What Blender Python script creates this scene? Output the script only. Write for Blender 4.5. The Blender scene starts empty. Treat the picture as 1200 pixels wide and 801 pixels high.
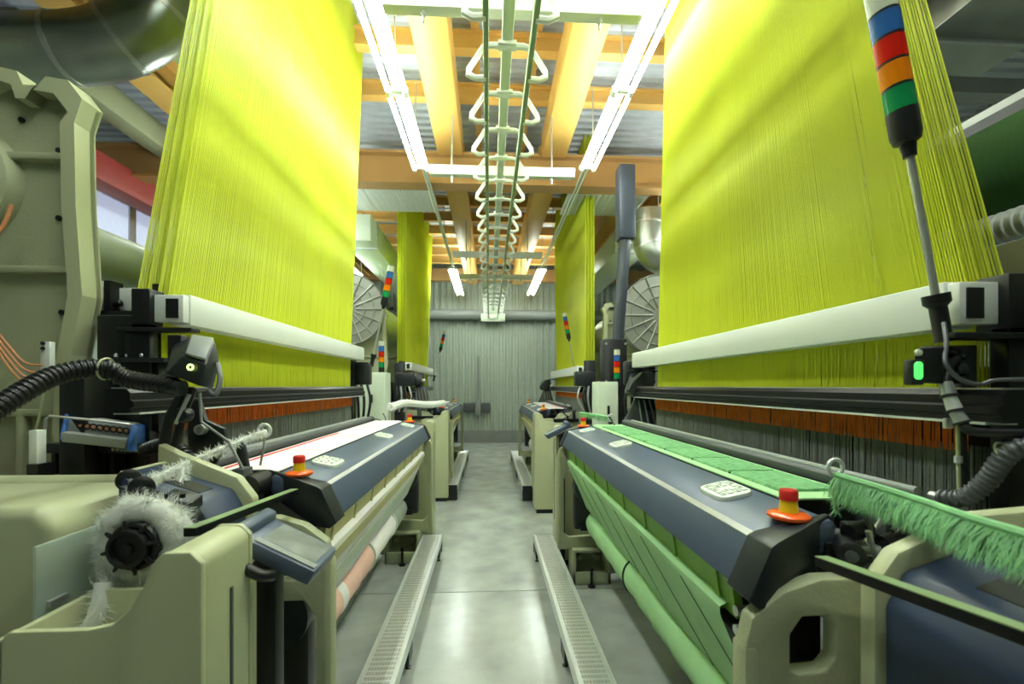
import bpy, bmesh, math, random
from mathutils import Vector, Matrix
from mathutils.geometry import tessellate_polygon
random.seed(7)
scene = bpy.context.scene
COL = scene.collection
PI = math.pi

# ------------------------------------------------------------------ camera
F, HX, HY = 520.0, 573.0, 452.0          # focal length in pixels, vanishing point of the aisle
YAW = math.atan((600 - HX) / F)
CAM = Vector((0, 0, 1.45))
FWD = Vector((math.sin(YAW), math.cos(YAW), 0)); RGT = Vector((math.cos(YAW), -math.sin(YAW), 0))
cd = bpy.data.cameras.new('camera'); cam = bpy.data.objects.new('camera', cd); COL.objects.link(cam)
cam.location = CAM; cam.rotation_euler = (PI / 2, 0, -YAW)
cd.sensor_width = 36; cd.lens = F / 1200 * 36; cd.shift_y = (HY - 400.5) / 1200
cd.clip_start = 0.02; cd.clip_end = 100
cd.dof.use_dof = True; cd.dof.focus_distance = 2.1; cd.dof.aperture_fstop = 3.5
scene.camera = cam

# ------------------------------------------------------------------ world and exposure
w = bpy.data.worlds.new('hall'); scene.world = w; w.use_nodes = True
w.node_tree.nodes['Background'].inputs[0].default_value = (0.8, 0.9, 0.85, 1)
w.node_tree.nodes['Background'].inputs[1].default_value = 0.05
vs = scene.view_settings
vs.view_transform = 'Standard'; vs.look = 'None'; vs.gamma = 1; vs.use_curve_mapping = False
vs.exposure = 1.5
scene.cycles.use_denoising = True
scene.cycles.max_bounces = 7; scene.cycles.diffuse_bounces = 4; scene.cycles.glossy_bounces = 3
scene.cycles.sample_clamp_indirect = 8
LAMP_POWER = 20.0


def W(x, y, d):
    """Point seen at photo pixel (x, y) at depth d in front of the camera."""
    return CAM + FWD * d + RGT * ((x - 600) / F * d) + Vector((0, 0, (HY - y) / F * d))

# ------------------------------------------------------------------ materials
def lin(c):
    return tuple((v / 255 / 12.92) if v / 255 <= 0.04045 else ((v / 255 + 0.055) / 1.055) ** 2.4 for v in c)

MATS = {}
def mat(name, rgb, rough=0.5, metal=0.0, var=0.06, scale=6.0, bump=0.0, bscale=60.0, emit=None, estr=0.0,
        trans=0.0, alpha=1.0, coat=0.0, stretch=None, spec=0.5):
    m = bpy.data.materials.new(name); m.use_nodes = True
    nt = m.node_tree; N = nt.nodes; Lk = nt.links
    b = N['Principled BSDF']
    c = lin(rgb)
    tc = N.new('ShaderNodeTexCoord'); mp = N.new('ShaderNodeMapping')
    Lk.new(tc.outputs['Object'], mp.inputs['Vector'])
    if stretch: mp.inputs['Scale'].default_value = stretch
    no = N.new('ShaderNodeTexNoise'); no.inputs['Scale'].default_value = scale; no.inputs['Detail'].default_value = 5
    Lk.new(mp.outputs['Vector'], no.inputs['Vector'])
    ra = N.new('ShaderNodeValToRGB')
    ra.color_ramp.elements[0].position = 0.3; ra.color_ramp.elements[1].position = 0.7
    ra.color_ramp.elements[0].color = (*[max(0, v * (1 - var)) for v in c], 1)
    ra.color_ramp.elements[1].color = (*[min(1, v * (1 + var)) for v in c], 1)
    Lk.new(no.outputs['Fac'], ra.inputs['Fac']); Lk.new(ra.outputs['Color'], b.inputs['Base Color'])
    b.inputs['Roughness'].default_value = rough; b.inputs['Metallic'].default_value = metal
    b.inputs['Specular IOR Level'].default_value = spec
    if coat: b.inputs['Coat Weight'].default_value = coat
    if alpha < 1: b.inputs['Alpha'].default_value = alpha
    if emit:
        b.inputs['Emission Color'].default_value = (*lin(emit), 1); b.inputs['Emission Strength'].default_value = estr
    if bump:
        n2 = N.new('ShaderNodeTexNoise'); n2.inputs['Scale'].default_value = bscale; n2.inputs['Detail'].default_value = 3
        Lk.new(mp.outputs['Vector'], n2.inputs['Vector'])
        bp = N.new('ShaderNodeBump'); bp.inputs['Strength'].default_value = bump; bp.inputs['Distance'].default_value = 0.01
        Lk.new(n2.outputs['Fac'], bp.inputs['Height']); Lk.new(bp.outputs['Normal'], b.inputs['Normal'])
    if trans:
        out = N['Material Output']; t = N.new('ShaderNodeBsdfTranslucent'); mx = N.new('ShaderNodeMixShader')
        Lk.new(ra.outputs['Color'], t.inputs['Color']); mx.inputs[0].default_value = trans
        Lk.new(b.outputs[0], mx.inputs[1]); Lk.new(t.outputs[0], mx.inputs[2]); Lk.new(mx.outputs[0], out.inputs['Surface'])
    MATS[name] = m
    return m

mat('cream', (180, 184, 148), 0.42, var=0.03, scale=3)
mat('cream_cast', (166, 170, 138), 0.55, var=0.06, scale=4, bump=0.15, bscale=90)
mat('pale_green_paint', (205, 216, 196), 0.4, var=0.03)
mat('white_paint', (226, 230, 224), 0.4, var=0.02)
mat('navy', (76, 88, 110), 0.34, var=0.03, bump=0.05, bscale=300)
mat('navy_dark', (46, 58, 84), 0.4, var=0.03)
mat('dark_plastic', (36, 40, 44), 0.35, var=0.05)
mat('black', (20, 21, 22), 0.4, var=0.1)
mat('black_metal', (26, 27, 28), 0.3, metal=0.3, var=0.1)
mat('rubber', (24, 24, 25), 0.38, var=0.1)
mat('grey_hose', (92, 94, 98), 0.35, metal=0.2, var=0.1)
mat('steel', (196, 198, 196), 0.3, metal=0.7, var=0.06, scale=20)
mat('aluminium', (222, 226, 224), 0.38, metal=0.35, var=0.04, scale=15)
mat('galvanised', (166, 172, 164), 0.32, metal=0.85, var=0.12, scale=5)
mat('grey_paint', (134, 140, 136), 0.45, var=0.05)
mat('dark_grey', (74, 78, 78), 0.5, var=0.08)
mat('cord', (236, 242, 84), 0.35, var=0.04, scale=2, trans=0.55)
mat('orange_spring', (244, 132, 40), 0.4, var=0.12, scale=30, trans=0.2)
mat('wire_grey', (140, 144, 136), 0.4, metal=0.1, var=0.12, scale=30)
mat('orange_paint', (218, 172, 92), 0.42, var=0.05, scale=3)
mat('shaded_beam_paint', (176, 136, 84), 0.5, var=0.06, scale=3)  # browner copy of the orange paint, holding the crossbeams' shaded look
mat('red_paint', (150, 58, 54), 0.5, var=0.08)
mat('deck', (206, 212, 220), 0.42, metal=0.1, var=0.06)
mat('deck_mesh', (112, 118, 124), 0.5, metal=0.3, var=0.1)
mat('green_beam_paint', (128, 150, 96), 0.45, var=0.08)
mat('wall_sheet', (164, 174, 162), 0.5, metal=0.15, var=0.04)
mat('plinth', (126, 130, 126), 0.7, var=0.1, bump=0.1)
mat('white_cloth', (240, 234, 236), 0.8, var=0.02, bump=0.1, bscale=400)
mat('tan_cloth', (214, 206, 158), 0.8, var=0.04, bump=0.1, bscale=300)
mat('pink_cloth', (238, 190, 176), 0.8, var=0.03, bump=0.1, bscale=300)
mat('red_thread', (206, 70, 74), 0.6, var=0.1)
mat('green_cloth', (162, 206, 150), 0.75, var=0.06, scale=9, bump=0.15, bscale=260)
mat('green_terry', (120, 178, 122), 0.95, var=0.22, scale=55, bump=1.0, bscale=110)
mat('green_panel', (128, 176, 70), 0.5, var=0.08)
mat('green_fibre', (158, 216, 160), 0.8, var=0.15, scale=20, trans=0.3)
mat('green_yarn', (46, 96, 24), 0.7, var=0.15, scale=3, stretch=(2, 60, 2), bump=0.5, bscale=30)
mat('white_fibre', (250, 252, 247), 0.8, var=0.02, trans=0.3)
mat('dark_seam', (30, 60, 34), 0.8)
mat('yellow_plastic', (240, 206, 24), 0.35, var=0.03)
mat('red_plastic', (206, 38, 34), 0.35, var=0.03)
mat('amber_disc', (240, 92, 18), 0.25, var=0.05, coat=0.5)
mat('lens_white', (228, 232, 214), 0.2, var=0.03, trans=0.3)
mat('lens_blue', (58, 116, 190), 0.2, var=0.06, trans=0.3)
mat('lens_red', (226, 36, 18), 0.2, var=0.06, trans=0.3)
mat('lens_orange', (250, 148, 10), 0.2, var=0.06, trans=0.3)
mat('lens_green', (26, 160, 92), 0.2, var=0.06, trans=0.3)
mat('key_white', (222, 230, 220), 0.4, var=0.02)
mat('key_dark', (96, 100, 112), 0.4)
mat('screen', (140, 146, 142), 0.12, var=0.35, scale=14, coat=0.5)
mat('unit_blue', (66, 118, 196), 0.4, var=0.04)
mat('unit_grey', (160, 164, 160), 0.4, metal=0.3, var=0.04)
mat('copper_cable', (206, 140, 96), 0.45, var=0.06)
mat('clear_sheet', (214, 226, 216), 0.15, var=0.03, trans=0.5)
mat('led_ring', (220, 240, 150), 0.4, emit=(210, 245, 120), estr=1.5)
mat('led_green', (96, 214, 110), 0.4, emit=(70, 210, 90), estr=0.6)
mat('concrete', (172, 177, 173), 0.2, var=0.22, scale=3.2, bump=0.06, bscale=25, spec=0.5)
mat('joint', (70, 72, 70), 0.8)
mat('window_sheet', (190, 196, 214), 0.4, var=0.04, emit=(176, 184, 214), estr=0.28)
mat('tube_light', (255, 255, 255), 0.4, var=0.0, emit=(240, 255, 246), estr=LAMP_POWER)
mat('red_yarn', (132, 36, 36), 0.7, var=0.2, scale=20)
mat('column_paint', (60, 66, 76), 0.4, var=.05)
mat('flange', (150, 152, 140), 0.45, metal=0.4, var=0.06)
mat('spun_disc', (196, 194, 172), 0.3, metal=0.6, var=0.05)

# ------------------------------------------------------------------ mesh builder
class MB:
    def __init__(s): s.v = []; s.f = []
    def add(s, vs, fs):
        o = len(s.v); s.v += [Vector(p) for p in vs]; s.f += [tuple(i + o for i in f) for f in fs]; return s
    def box(s, x0, x1, y0, y1, z0, z1):
        return s.add([(x, y, z) for x in (x0, x1) for y in (y0, y1) for z in (z0, z1)],
                     [(0, 1, 3, 2), (4, 6, 7, 5), (0, 4, 5, 1), (2, 3, 7, 6), (0, 2, 6, 4), (1, 5, 7, 3)])
    def hexa(s, b, t):
        """b, t: four points each, bottom and top ring."""
        return s.add(list(b) + list(t), [(3, 2, 1, 0), (4, 5, 6, 7)] + [(i, (i + 1) % 4, 4 + (i + 1) % 4, 4 + i) for i in range(4)])
    def slab(s, quad, th):
        """a plate given by four corner points and a thickness along its normal (downwards)."""
        q = [Vector(p) for p in quad]; n = (q[1] - q[0]).cross(q[3] - q[0]).normalized() * th
        return s.hexa([p - n for p in q], q)
    def prism(s, poly, fn, a, b, holes=()):
        """extrude a 2D outline (with holes) from a to b; fn(p, q, t) gives a point."""
        loops = [list(poly)] + [list(h) for h in holes]
        tri = tessellate_polygon([[Vector((p[0], p[1], 0)) for p in l] for l in loops])
        flat = [p for l in loops for p in l]; n = len(flat)
        vs = [fn(p[0], p[1], a) for p in flat] + [fn(p[0], p[1], b) for p in flat]
        fs = []
        if not holes:
            fs = [tuple(range(n)), tuple(range(2 * n - 1, n - 1, -1))]
        else:
            fs = [tuple(t) for t in tri] + [tuple(i + n for i in reversed(t)) for t in tri]
        o = 0
        for l in loops:
            k = len(l)
            fs += [(o + i, o + (i + 1) % k, n + o + (i + 1) % k, n + o + i) for i in range(k)]
            o += k
        return s.add(vs, fs)
    def tube(s, pts, r, seg=8, closed=False, caps=True):
        pts = [Vector(p) for p in pts]; n = len(pts)
        rs = r if isinstance(r, (list, tuple)) else [r] * n
        base = len(s.v); up = None
        for i, p in enumerate(pts):
            if closed: t = pts[(i + 1) % n] - pts[i - 1]
            else: t = pts[min(i + 1, n - 1)] - pts[max(i - 1, 0)]
            t.normalize()
            if up is None:
                up = Vector((0, 0, 1)) if abs(t.z) < 0.9 else Vector((1, 0, 0))
            a = t.cross(up).normalized(); up = a.cross(t).normalized()
            for k in range(seg):
                an = 2 * PI * k / seg
                s.v.append(p + (a * math.cos(an) + up * math.sin(an)) * rs[i])
        m = n if closed else n - 1
        for i in range(m):
            j = (i + 1) % n
            for k in range(seg):
                k2 = (k + 1) % seg
                s.f.append((base + i * seg + k, base + i * seg + k2, base + j * seg + k2, base + j * seg + k))
        if caps and not closed:
            s.f.append(tuple(base + k for k in reversed(range(seg))))
            s.f.append(tuple(base + (n - 1) * seg + k for k in range(seg)))
        return s
    def cyl(s, a, b, r, seg=16, r2=None):
        return s.tube([a, b], [r, r if r2 is None else r2], seg)
    def lathe(s, c, ax, prof, seg=24):
        """prof: (distance along the axis, radius) pairs."""
        c = Vector(c); ax = Vector(ax).normalized()
        up = Vector((0, 0, 1)) if abs(ax.z) < 0.9 else Vector((1, 0, 0))
        a = ax.cross(up).normalized(); b = ax.cross(a).normalized(); base = len(s.v)
        for t, r in prof:
            for k in range(seg):
                an = 2 * PI * k / seg
                s.v.append(c + ax * t + (a * math.cos(an) + b * math.sin(an)) * max(r, 1e-4))
        for i in range(len(prof) - 1):
            for k in range(seg):
                k2 = (k + 1) % seg
                s.f.append((base + i * seg + k, base + i * seg + k2, base + (i + 1) * seg + k2, base + (i + 1) * seg + k))
        s.f.append(tuple(base + k for k in reversed(range(seg))))
        s.f.append(tuple(base + (len(prof) - 1) * seg + k for k in range(seg)))
        return s

def spline(pts, n=8):
    pts = [Vector(p) for p in pts]; out = []
    q = [pts[0] * 2 - pts[1]] + pts + [pts[-1] * 2 - pts[-2]]
    for i in range(1, len(q) - 2):
        for k in range(n):
            t = k / n
            out.append(0.5 * ((2 * q[i]) + (-q[i - 1] + q[i + 1]) * t + (2 * q[i - 1] - 5 * q[i] + 4 * q[i + 1] - q[i + 2]) * t * t
                              + (-q[i - 1] + 3 * q[i] - 3 * q[i + 1] + q[i + 2]) * t ** 3))
    out.append(pts[-1]); return out

def wpos(o):
    p = Vector((0, 0, 0))
    while o: p += o.location; o = o.parent
    return p

def obj(name, mb, m, parent=None, bev=0.0, seg=2, angle=38, kind=None):
    """one mesh object with its origin at its centre"""
    me = bpy.data.meshes.new(name)
    lo = Vector([min(p[i] for p in mb.v) for i in range(3)]); hi = Vector([max(p[i] for p in mb.v) for i in range(3)])
    c = (lo + hi) / 2
    me.from_pydata([p - c for p in mb.v], [], mb.f)
    if bev or len(mb.f) < 60000:
        bm = bmesh.new(); bm.from_mesh(me)
        bmesh.ops.recalc_face_normals(bm, faces=bm.faces)
        if bev:
            es = [e for e in bm.edges if len(e.link_faces) == 2 and e.calc_face_angle(0) > math.radians(28)]
            bmesh.ops.bevel(bm, geom=es, offset=bev, segments=seg, affect='EDGES', profile=0.5, clamp_overlap=True)
        bm.to_mesh(me); bm.free()
    me.polygons.foreach_set('use_smooth', [True] * len(me.polygons))
    me.set_sharp_from_angle(angle=math.radians(angle))
    me.materials.append(MATS[m])
    o = bpy.data.objects.new(name, me); COL.objects.link(o)
    if parent: o.parent = parent; o.location = c - wpos(parent)
    else: o.location = c
    if kind: o['kind'] = kind
    return o

def tag(o, label, cat, group=None):
    o['label'] = label; o['category'] = cat
    if group: o['group'] = group
    return o

def thing(name, loc, label, cat, group=None):
    o = bpy.data.objects.new(name, None); COL.objects.link(o); o.location = loc; o.empty_display_size = 0.1
    return tag(o, label, cat, group)

def struct(name, mb, m, **k):
    return obj(name, mb, m, kind='structure', **k)

def inst(src, loc, parent=None):
    """another object with the same mesh, its origin at world position loc"""
    o = bpy.data.objects.new(src.name.split('.')[0], src.data); COL.objects.link(o)
    if parent: o.parent = parent; o.location = Vector(loc) - wpos(parent)
    else: o.location = loc
    return o

def copy_thing(root, loc, label, group=None):
    r = root.copy(); COL.objects.link(r); r.location = loc; r['label'] = label
    if group: r['group'] = group
    for ch in list(root.children):
        c = ch.copy(); COL.objects.link(c); c.parent = r
        for g in ch.children:
            d = g.copy(); COL.objects.link(d); d.parent = c
    return r

# ================================================================== the hall
XL, XR, YB, YF, ZC = -5.0, 5.6, -4.6, 11.4, 4.62

def floor_and_walls():
    fl = struct('floor', MB().box(XL - .2, XR + .2, YB - .2, YF + .3, -0.2, -0.012), 'joint')
    xs = [XL, -3.91, -0.91, 2.09, 5.09, XR]; ys = [YB, -2.86, 0.14, 3.14, 6.14, 9.14, YF]
    for i in range(len(xs) - 1):
        for j in range(len(ys) - 1):
            g = 0.004
            obj('floor_slab', MB().box(xs[i] + g, xs[i + 1] - g, ys[j] + g, ys[j + 1] - g, -0.05, 0.0), 'concrete', fl)
    def corr(n0, n1, pitch, dep, mk):
        """trapezoid corrugated sheet running from n0 to n1; mk(t, depth) -> point pair"""
        mb = MB(); pts = []; t = n0
        while t < n1:
            pts += [(t, 0), (t + pitch * .45, 0), (t + pitch * .55, dep), (t + pitch * .9, dep)]; t += pitch
        pts.append((n1, 0))
        base = []
        for p in pts: base += list(mk(*p))
        mb.add(base, [(2 * i, 2 * i + 2, 2 * i + 3, 2 * i + 1) for i in range(len(pts) - 1)])
        return mb
    struct('wall_far', corr(XL, XR, 0.16, 0.035, lambda t, d: ((t, YF - d, 0.3), (t, YF - d, ZC + .1))), 'wall_sheet', angle=20)
    struct('baseboard_far', MB().box(XL, XR, YF - .06, YF + .1, 0, 0.31), 'plinth')
    struct('wall_left', MB().box(XL - .1, XL, YB, YF, 0, ZC + .1), 'wall_sheet')
    struct('wall_right', MB().box(XR, XR + .1, YB, YF, 0, ZC + .1), 'wall_sheet')
    struct('wall_back', MB().box(XL, XR, YB - .1, YB, 0, ZC + .1), 'wall_sheet')
    struct('ceiling', corr(YB, YF, 0.13, 0.03, lambda t, d: ((XL, t, ZC - d), (XR, t, ZC - d))), 'deck', angle=20)
    struct('ceiling_slab', MB().box(XL, XR, YB, YF, ZC + .06, ZC + .2), 'deck')
floor_and_walls()

def ibeam_y(name, x, y0, y1, z0, h, wd, m, tw=0.03, tf=0.025):
    mb = MB().box(x - wd / 2, x + wd / 2, y0, y1, z0, z0 + tf).box(x - wd / 2, x + wd / 2, y0, y1, z0 + h - tf, z0 + h)
    mb.box(x - tw / 2, x + tw / 2, y0, y1, z0 + tf, z0 + h - tf)
    return struct(name, mb, m)
def ibeam_x(name, y, x0, x1, z0, h, wd, m, tw=0.03, tf=0.02):
    mb = MB().box(x0, x1, y - wd / 2, y + wd / 2, z0, z0 + tf).box(x0, x1, y - wd / 2, y + wd / 2, z0 + h - tf, z0 + h)
    mb.box(x0, x1, y - tw / 2, y + tw / 2, z0 + tf, z0 + h - tf)
    return struct(name, mb, m)

# two orange box girders along the aisle
for gx in (-0.43, 0.73):
    struct('ceiling_girder', MB().box(gx - .14, gx + .14, -1.0, 4.98, 4.02, 4.3), 'orange_paint', bev=.02)
    struct('ceiling_girder', MB().box(gx - .14, gx + .14, 5.22, 11.3, 4.02, 4.3), 'orange_paint', bev=.02)
# cross purlins above them, small runners between
y = -0.8
while y < 11:
    if abs(y - 5.1) > .25: ibeam_x('ceiling_purlin', y, -2.6, 2.8, 4.31, 0.16, 0.10, 'orange_paint')
    y += 0.66
for rx in (-0.12, 0.42):
    struct('ceiling_runner', MB().box(rx - .035, rx + .035, -1, 11.3, 4.48, 4.55), 'orange_paint')
# brown transverse girder between the two rows of looms
tb = ibeam_x('ceiling_crossbeam', 5.1, -4.6, 5.2, 3.72, 0.36, 0.2, 'shaded_beam_paint', tf=.03)
struct('ceiling_crossbeam', MB().box(-4.6, 5.2, 11.0, 11.2, 4.05, 4.35), 'shaded_beam_paint')

def far_panels():
    for sx, a, b in ((-1, -1.75, -0.66), (1, 0.95, 1.95)):
        mb = MB(); n = 14
        for i in range(n):
            x0 = a + (b - a) * i / n; x1 = a + (b - a) * (i + 1) / n
            mb.box(x0 + .004, x1 - .004, 5.22, 5.95, 3.76, 3.79)
            mb.box(x0 + .02, x0 + .03, 5.22, 5.95, 3.75, 3.76)
        struct('ceiling_deck_panel', mb, 'white_paint')
far_panels()

# side beams and ducts seen past the harnesses
ibeam_y('side_beam', -2.45, -1, 10.9, 4.14, 0.3, 0.3, 'green_beam_paint')
ibeam_y('side_beam', -3.0, -1, 10.9, 4.1, 0.34, 0.26, 'orange_paint')
struct('side_beam', MB().box(-3.62, -3.42, 3.4, 10.9, 3.95, 4.2), 'cream_cast', bev=.01)
struct('side_beam', MB().box(-4.1, -3.85, 0.5, 10.9, 3.5, 3.78), 'red_paint', bev=.01)
struct('side_beam', MB().box(-4.3, -4.16, 0.5, 10.9, 3.62, 3.75), 'orange_paint', bev=.01)
ibeam_y('side_beam', 2.55, -1, 10.9, 4.0, 0.4, 0.3, 'orange_paint')
ibeam_y('side_beam', 1.75, 5.3, 10.9, 3.78, 0.3, 0.2, 'orange_paint')

# window band high on the left
def left_windows():
    for i in range(5):
        y0 = 2.2 + i * 1.22
        win = struct('window_%d' % (i + 1), MB().box(-4.62, -4.5, y0, y0 + .05, 3.13, 3.72).box(-4.62, -4.5, y0 + 1.17, y0 + 1.22, 3.13, 3.72)
               .box(-4.62, -4.5, y0, y0 + 1.22, 3.10, 3.14).box(-4.62, -4.5, y0, y0 + 1.22, 3.70, 3.74), 'steel')
        for k in range(9):
            ya = y0 + .055 + k * .123
            obj('pane', MB().hexa([(-4.56, ya, 3.14), (-4.53, ya, 3.14), (-4.51, ya + .118, 3.14), (-4.54, ya + .118, 3.14)],
                                  [(-4.56, ya, 3.7), (-4.53, ya, 3.7), (-4.51, ya + .118, 3.7), (-4.54, ya + .118, 3.7)]), 'window_sheet', win)
        struct('window_ledge', MB().box(-4.98, -4.5, y0, y0 + 1.22, 3.02, 3.1), 'pale_green_paint')
    struct('trim_1', MB().box(-4.98, -4.6, 0.5, 10.9, 2.2, 2.98), 'pale_green_paint')
left_windows()

def ducts():
    # left: a big round duct with an elbow
    d = thing('air_duct', (-3.2, 3.4, 3.6), 'round galvanised air duct bending under the ceiling beside the window band', 'duct')
    
    pts = spline([(-3.8, 3.0, 3.6), (-3.3, 3.0, 3.6), (-2.85, 3.0, 3.6), (-2.45, 3.02, 3.68), (-2.16, 3.05, 3.92), (-2.08, 3.06, 4.25)], 6)
    obj('duct_run', MB().tube(pts, 0.2, 24), 'galvanised', d)
    for i in (4, 9, 14, 19, 24):
        t = (pts[i + 1] - pts[i]).normalized()
        obj('band', MB().tube([pts[i] - t * .015, pts[i] + t * .015], 0.207, 24), 'steel', d)
    d = thing('air_duct', (-3.0, 2.2, 4.1), 'round galvanised air duct crossing the ceiling near the cast frame', 'duct')
    obj('duct_run', MB().cyl((-3.8, 2.5, 3.82), (-2.0, 2.5, 3.82), 0.22, 28), 'galvanised', d)
    for x in (-3.6, -2.9, -2.3):
        obj('band', MB().cyl((x - .02, 2.5, 3.82), (x + .02, 2.5, 3.82), 0.23, 28), 'steel', d)
    # conduit pipes on the left
    for i, (ya, zz) in enumerate(((5.35, 3.9), (6.0, 3.85), (6.8, 3.85))):
        p = thing('conduit_pipe', (-4.2, ya, zz), ['thin steel conduit under the corrugated deck beside the beige beam', 'thin steel conduit crossing above the red beam',
                  'thin steel conduit beyond the red beam end'][i], 'pipe')
        obj('pipe_run', MB().cyl((-4.9, ya, zz), (-2.4, ya, zz), 0.018, 8), 'steel', p)
        for k in range(3): obj('clamp', MB().box(-4.3 + k * .7, -4.26 + k * .7, ya - .026, ya + .026, zz - .03, zz + .06), 'steel', p)
    # rectangular ducts behind the looms
    def rect(name, label, x0, x1, y0, y1, z0, z1, m, step=1.0):
        r = thing(name, ((x0 + x1) / 2, (y0 + y1) / 2, z0), label, 'duct')
        obj('duct_run', MB().box(x0, x1, y0, y1, z0, z1), m, r, bev=.008)
        yy = y0 + .3
        while yy < y1:
            obj('joint_flange', MB().box(x0 - .02, x1 + .02, yy, yy + .03, z0 - .02, z0).box(x0 - .02, x0, yy, yy + .03, z0, z1).box(x1, x1 + .02, yy, yy + .03, z0, z1), 'steel', r)
            yy += step
        if z1 < 3.8:
            for yy in (y0 + .4, y1 - .4): obj('hanger_rod', MB().cyl(((x0 + x1) / 2, yy, z1), ((x0 + x1) / 2, yy, 4.58), .008, 6), 'steel', r)
    rect('rectangular_duct', 'square pale duct over the far loom with the small white cloth', -1.95, -1.55, 5.9, 10.8, 3.35, 3.7, 'pale_green_paint', 5)
    rect('rectangular_duct', 'square galvanised duct beyond the thick dark column', 1.75, 2.2, 5.7, 10.8, 3.3, 3.62, 'pale_green_paint', 5)
    rect('rectangular_duct', 'wide galvanised duct high above the green yarn beam', 3.0, 3.8, 0.6, 4.9, 3.85, 4.35, 'galvanised', .5)
    e = thing('air_duct', (2.0, 5.6, 2.9), 'galvanised duct elbow above the ribbed yarn beam flange', 'duct')
    pts = spline([(2.7, 5.35, 3.0), (2.3, 5.35, 2.98), (2.05, 5.38, 3.08), (1.98, 5.4, 3.3), (1.98, 5.4, 3.6)], 6)
    obj('elbow', MB().tube(pts, 0.2, 24), 'galvanised', e)
    for i in (3, 9, 15, 21): 
        t = (pts[i + 1] - pts[i]).normalized()
        obj('band', MB().tube([pts[i] - t * .012, pts[i] + t * .012], 0.207, 24), 'steel', e)
    # cross beam and rail on the right
    struct('side_beam', MB().box(2.2, 5.5, 3.0, 3.12, 3.55, 3.66), 'grey_paint')
    struct('side_beam', MB().box(2.75, 2.85, 0.9, 4.6, 2.92, 2.98), 'white_paint')
    struct('side_beam', MB().box(2.72, 2.75, 0.9, 4.6, 2.85, 2.92), 'black')
ducts()

# grey roller pipe on the far wall with its bracket
p = thing('wall_pipe', (0, 11.2, 3.2), 'thick grey pipe running across the far corrugated wall', 'pipe')
obj('pipe_run', MB().cyl((-4.8, 11.2, 3.24), (5.4, 11.2, 3.24), 0.13, 24), 'grey_paint', p)
for x in (-2.4, 2.6): obj('bracket', MB().box(x - .05, x + .05, 11.1, 11.36, 3.05, 3.4), 'dark_grey', p)
p = thing('wall_outlet', (0.0, 11.32, 1.0), 'pair of small grey switch boxes on the far wall', 'switch box')
obj('box_body', MB().box(-.65, -.35, 11.25, 11.37, 0.78, 1.02), 'dark_grey', p, bev=.01)
obj('box_body', MB().box(-.2, 0.02, 11.25, 11.37, 0.78, 1.02), 'dark_grey', p, bev=.01)
obj('box_body', MB().box(-.34, -.21, 11.25, 11.37, 0.7, 1.1), 'grey_paint', p, bev=.01)
obj('riser_pipe', MB().cyl((-.27, 11.31, 1.1), (-.27, 11.31, 2.2), .03, 8), 'grey_paint', p)

# ================================================================== fluorescent lamps on conduits
def make_lamp():
    r = thing('fluorescent_lamp', (0, 0, 0), '', 'lamp')
    L = 1.18
    obj('housing', MB().box(-.028, .028, -L / 2, L / 2, .018, .06), 'white_paint', r, bev=.006)
    for sx in (-1, 1):
        t = obj('tube', MB().cyl((sx * .062, -L / 2 + .03, 0), (sx * .062, L / 2 - .03, 0), .019, 14), 'tube_light', r)
        for sy in (-1, 1):
            obj('end_cap', MB().cyl((sx * .062, sy * (L / 2 - .03), 0), (sx * .062, sy * (L / 2 + .005), 0), .022, 12), 'white_paint', t)
    for sy in (-1, 1):
        obj('lamp_holder', MB().box(-.085, .085, sy * (L / 2 - .015) - .012, sy * (L / 2 - .015) + .012, .0, .03), 'pale_green_paint', r)
    return r
LAMP0 = make_lamp(); lamp_used = [False]
def lamp(x, y, z, label, group):
    if not lamp_used[0]:
        lamp_used[0] = True; LAMP0.location = (x, y, z); LAMP0['label'] = label; LAMP0['group'] = group; return LAMP0
    return copy_thing(LAMP0, (x, y, z), label, group)
ZL = 3.65
for sx, X in ((-1, -0.69), (1, 1.0)):
    side = 'white cloth' if sx < 0 else 'green cloth'
    yo = 0.05 if sx < 0 else -0.04
    for k in range(-2, 2):
        lamp(X, 2.73 + yo + k * 1.19, ZL, 'twin-tube fluorescent lamp over the loom with %s, %s before the brown crossbeam' % (side, {1: 'the last', 0: 'second', -1: 'third', -2: 'fourth'}[k]), 'lamps over the %s side' % side)
    for k in range(2):
        lamp(X, 8.9 + yo + k * 1.19, ZL, 'twin-tube fluorescent lamp over the %s side beyond the crossbeam, %s' % (side, ('further from the far wall', 'closest to the far wall')[k]), 'far lamps over the %s side' % side)
    c = thing('lamp_conduit', (X, 5, ZL + .07), 'pale green conduit carrying the lamps above the loom with %s' % side, 'conduit')
    obj('conduit_tube', MB().cyl((X, -2.5, ZL + .08), (X, 11.2, ZL + .08), .016, 10), 'pale_green_paint', c)
    obj('conduit_tube', MB().cyl((X + .03, 4.6, ZL + .06), (X + .03, 8.3, ZL + .06), .011, 8), 'pale_green_paint', c)
    for yy in (2.38, 3.3, 4.23, 6.9, 8.3):
        obj('drop_rod', MB().cyl((X, yy, ZL + .08), (X, yy, 4.31), .006, 6), 'steel', c)
# added lamps hidden behind the harnesses to backlight the cords, same fittings
for X in (-2.2, 2.25):
    side = 'left' if X < 0 else 'right'
    for k in range(3 if X < 0 else 2):
        lamp(X, (4.25, 5.62, 6.99)[k], 3.3, '%s added twin-tube backlight hidden behind the cords of the %s-cloth loom, counting towards far wall' % (('first', 'second', 'third')[k], 'white' if X < 0 else 'green'), 'added backlights behind the cords on the %s side' % ('window' if X < 0 else 'duct'))

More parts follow.
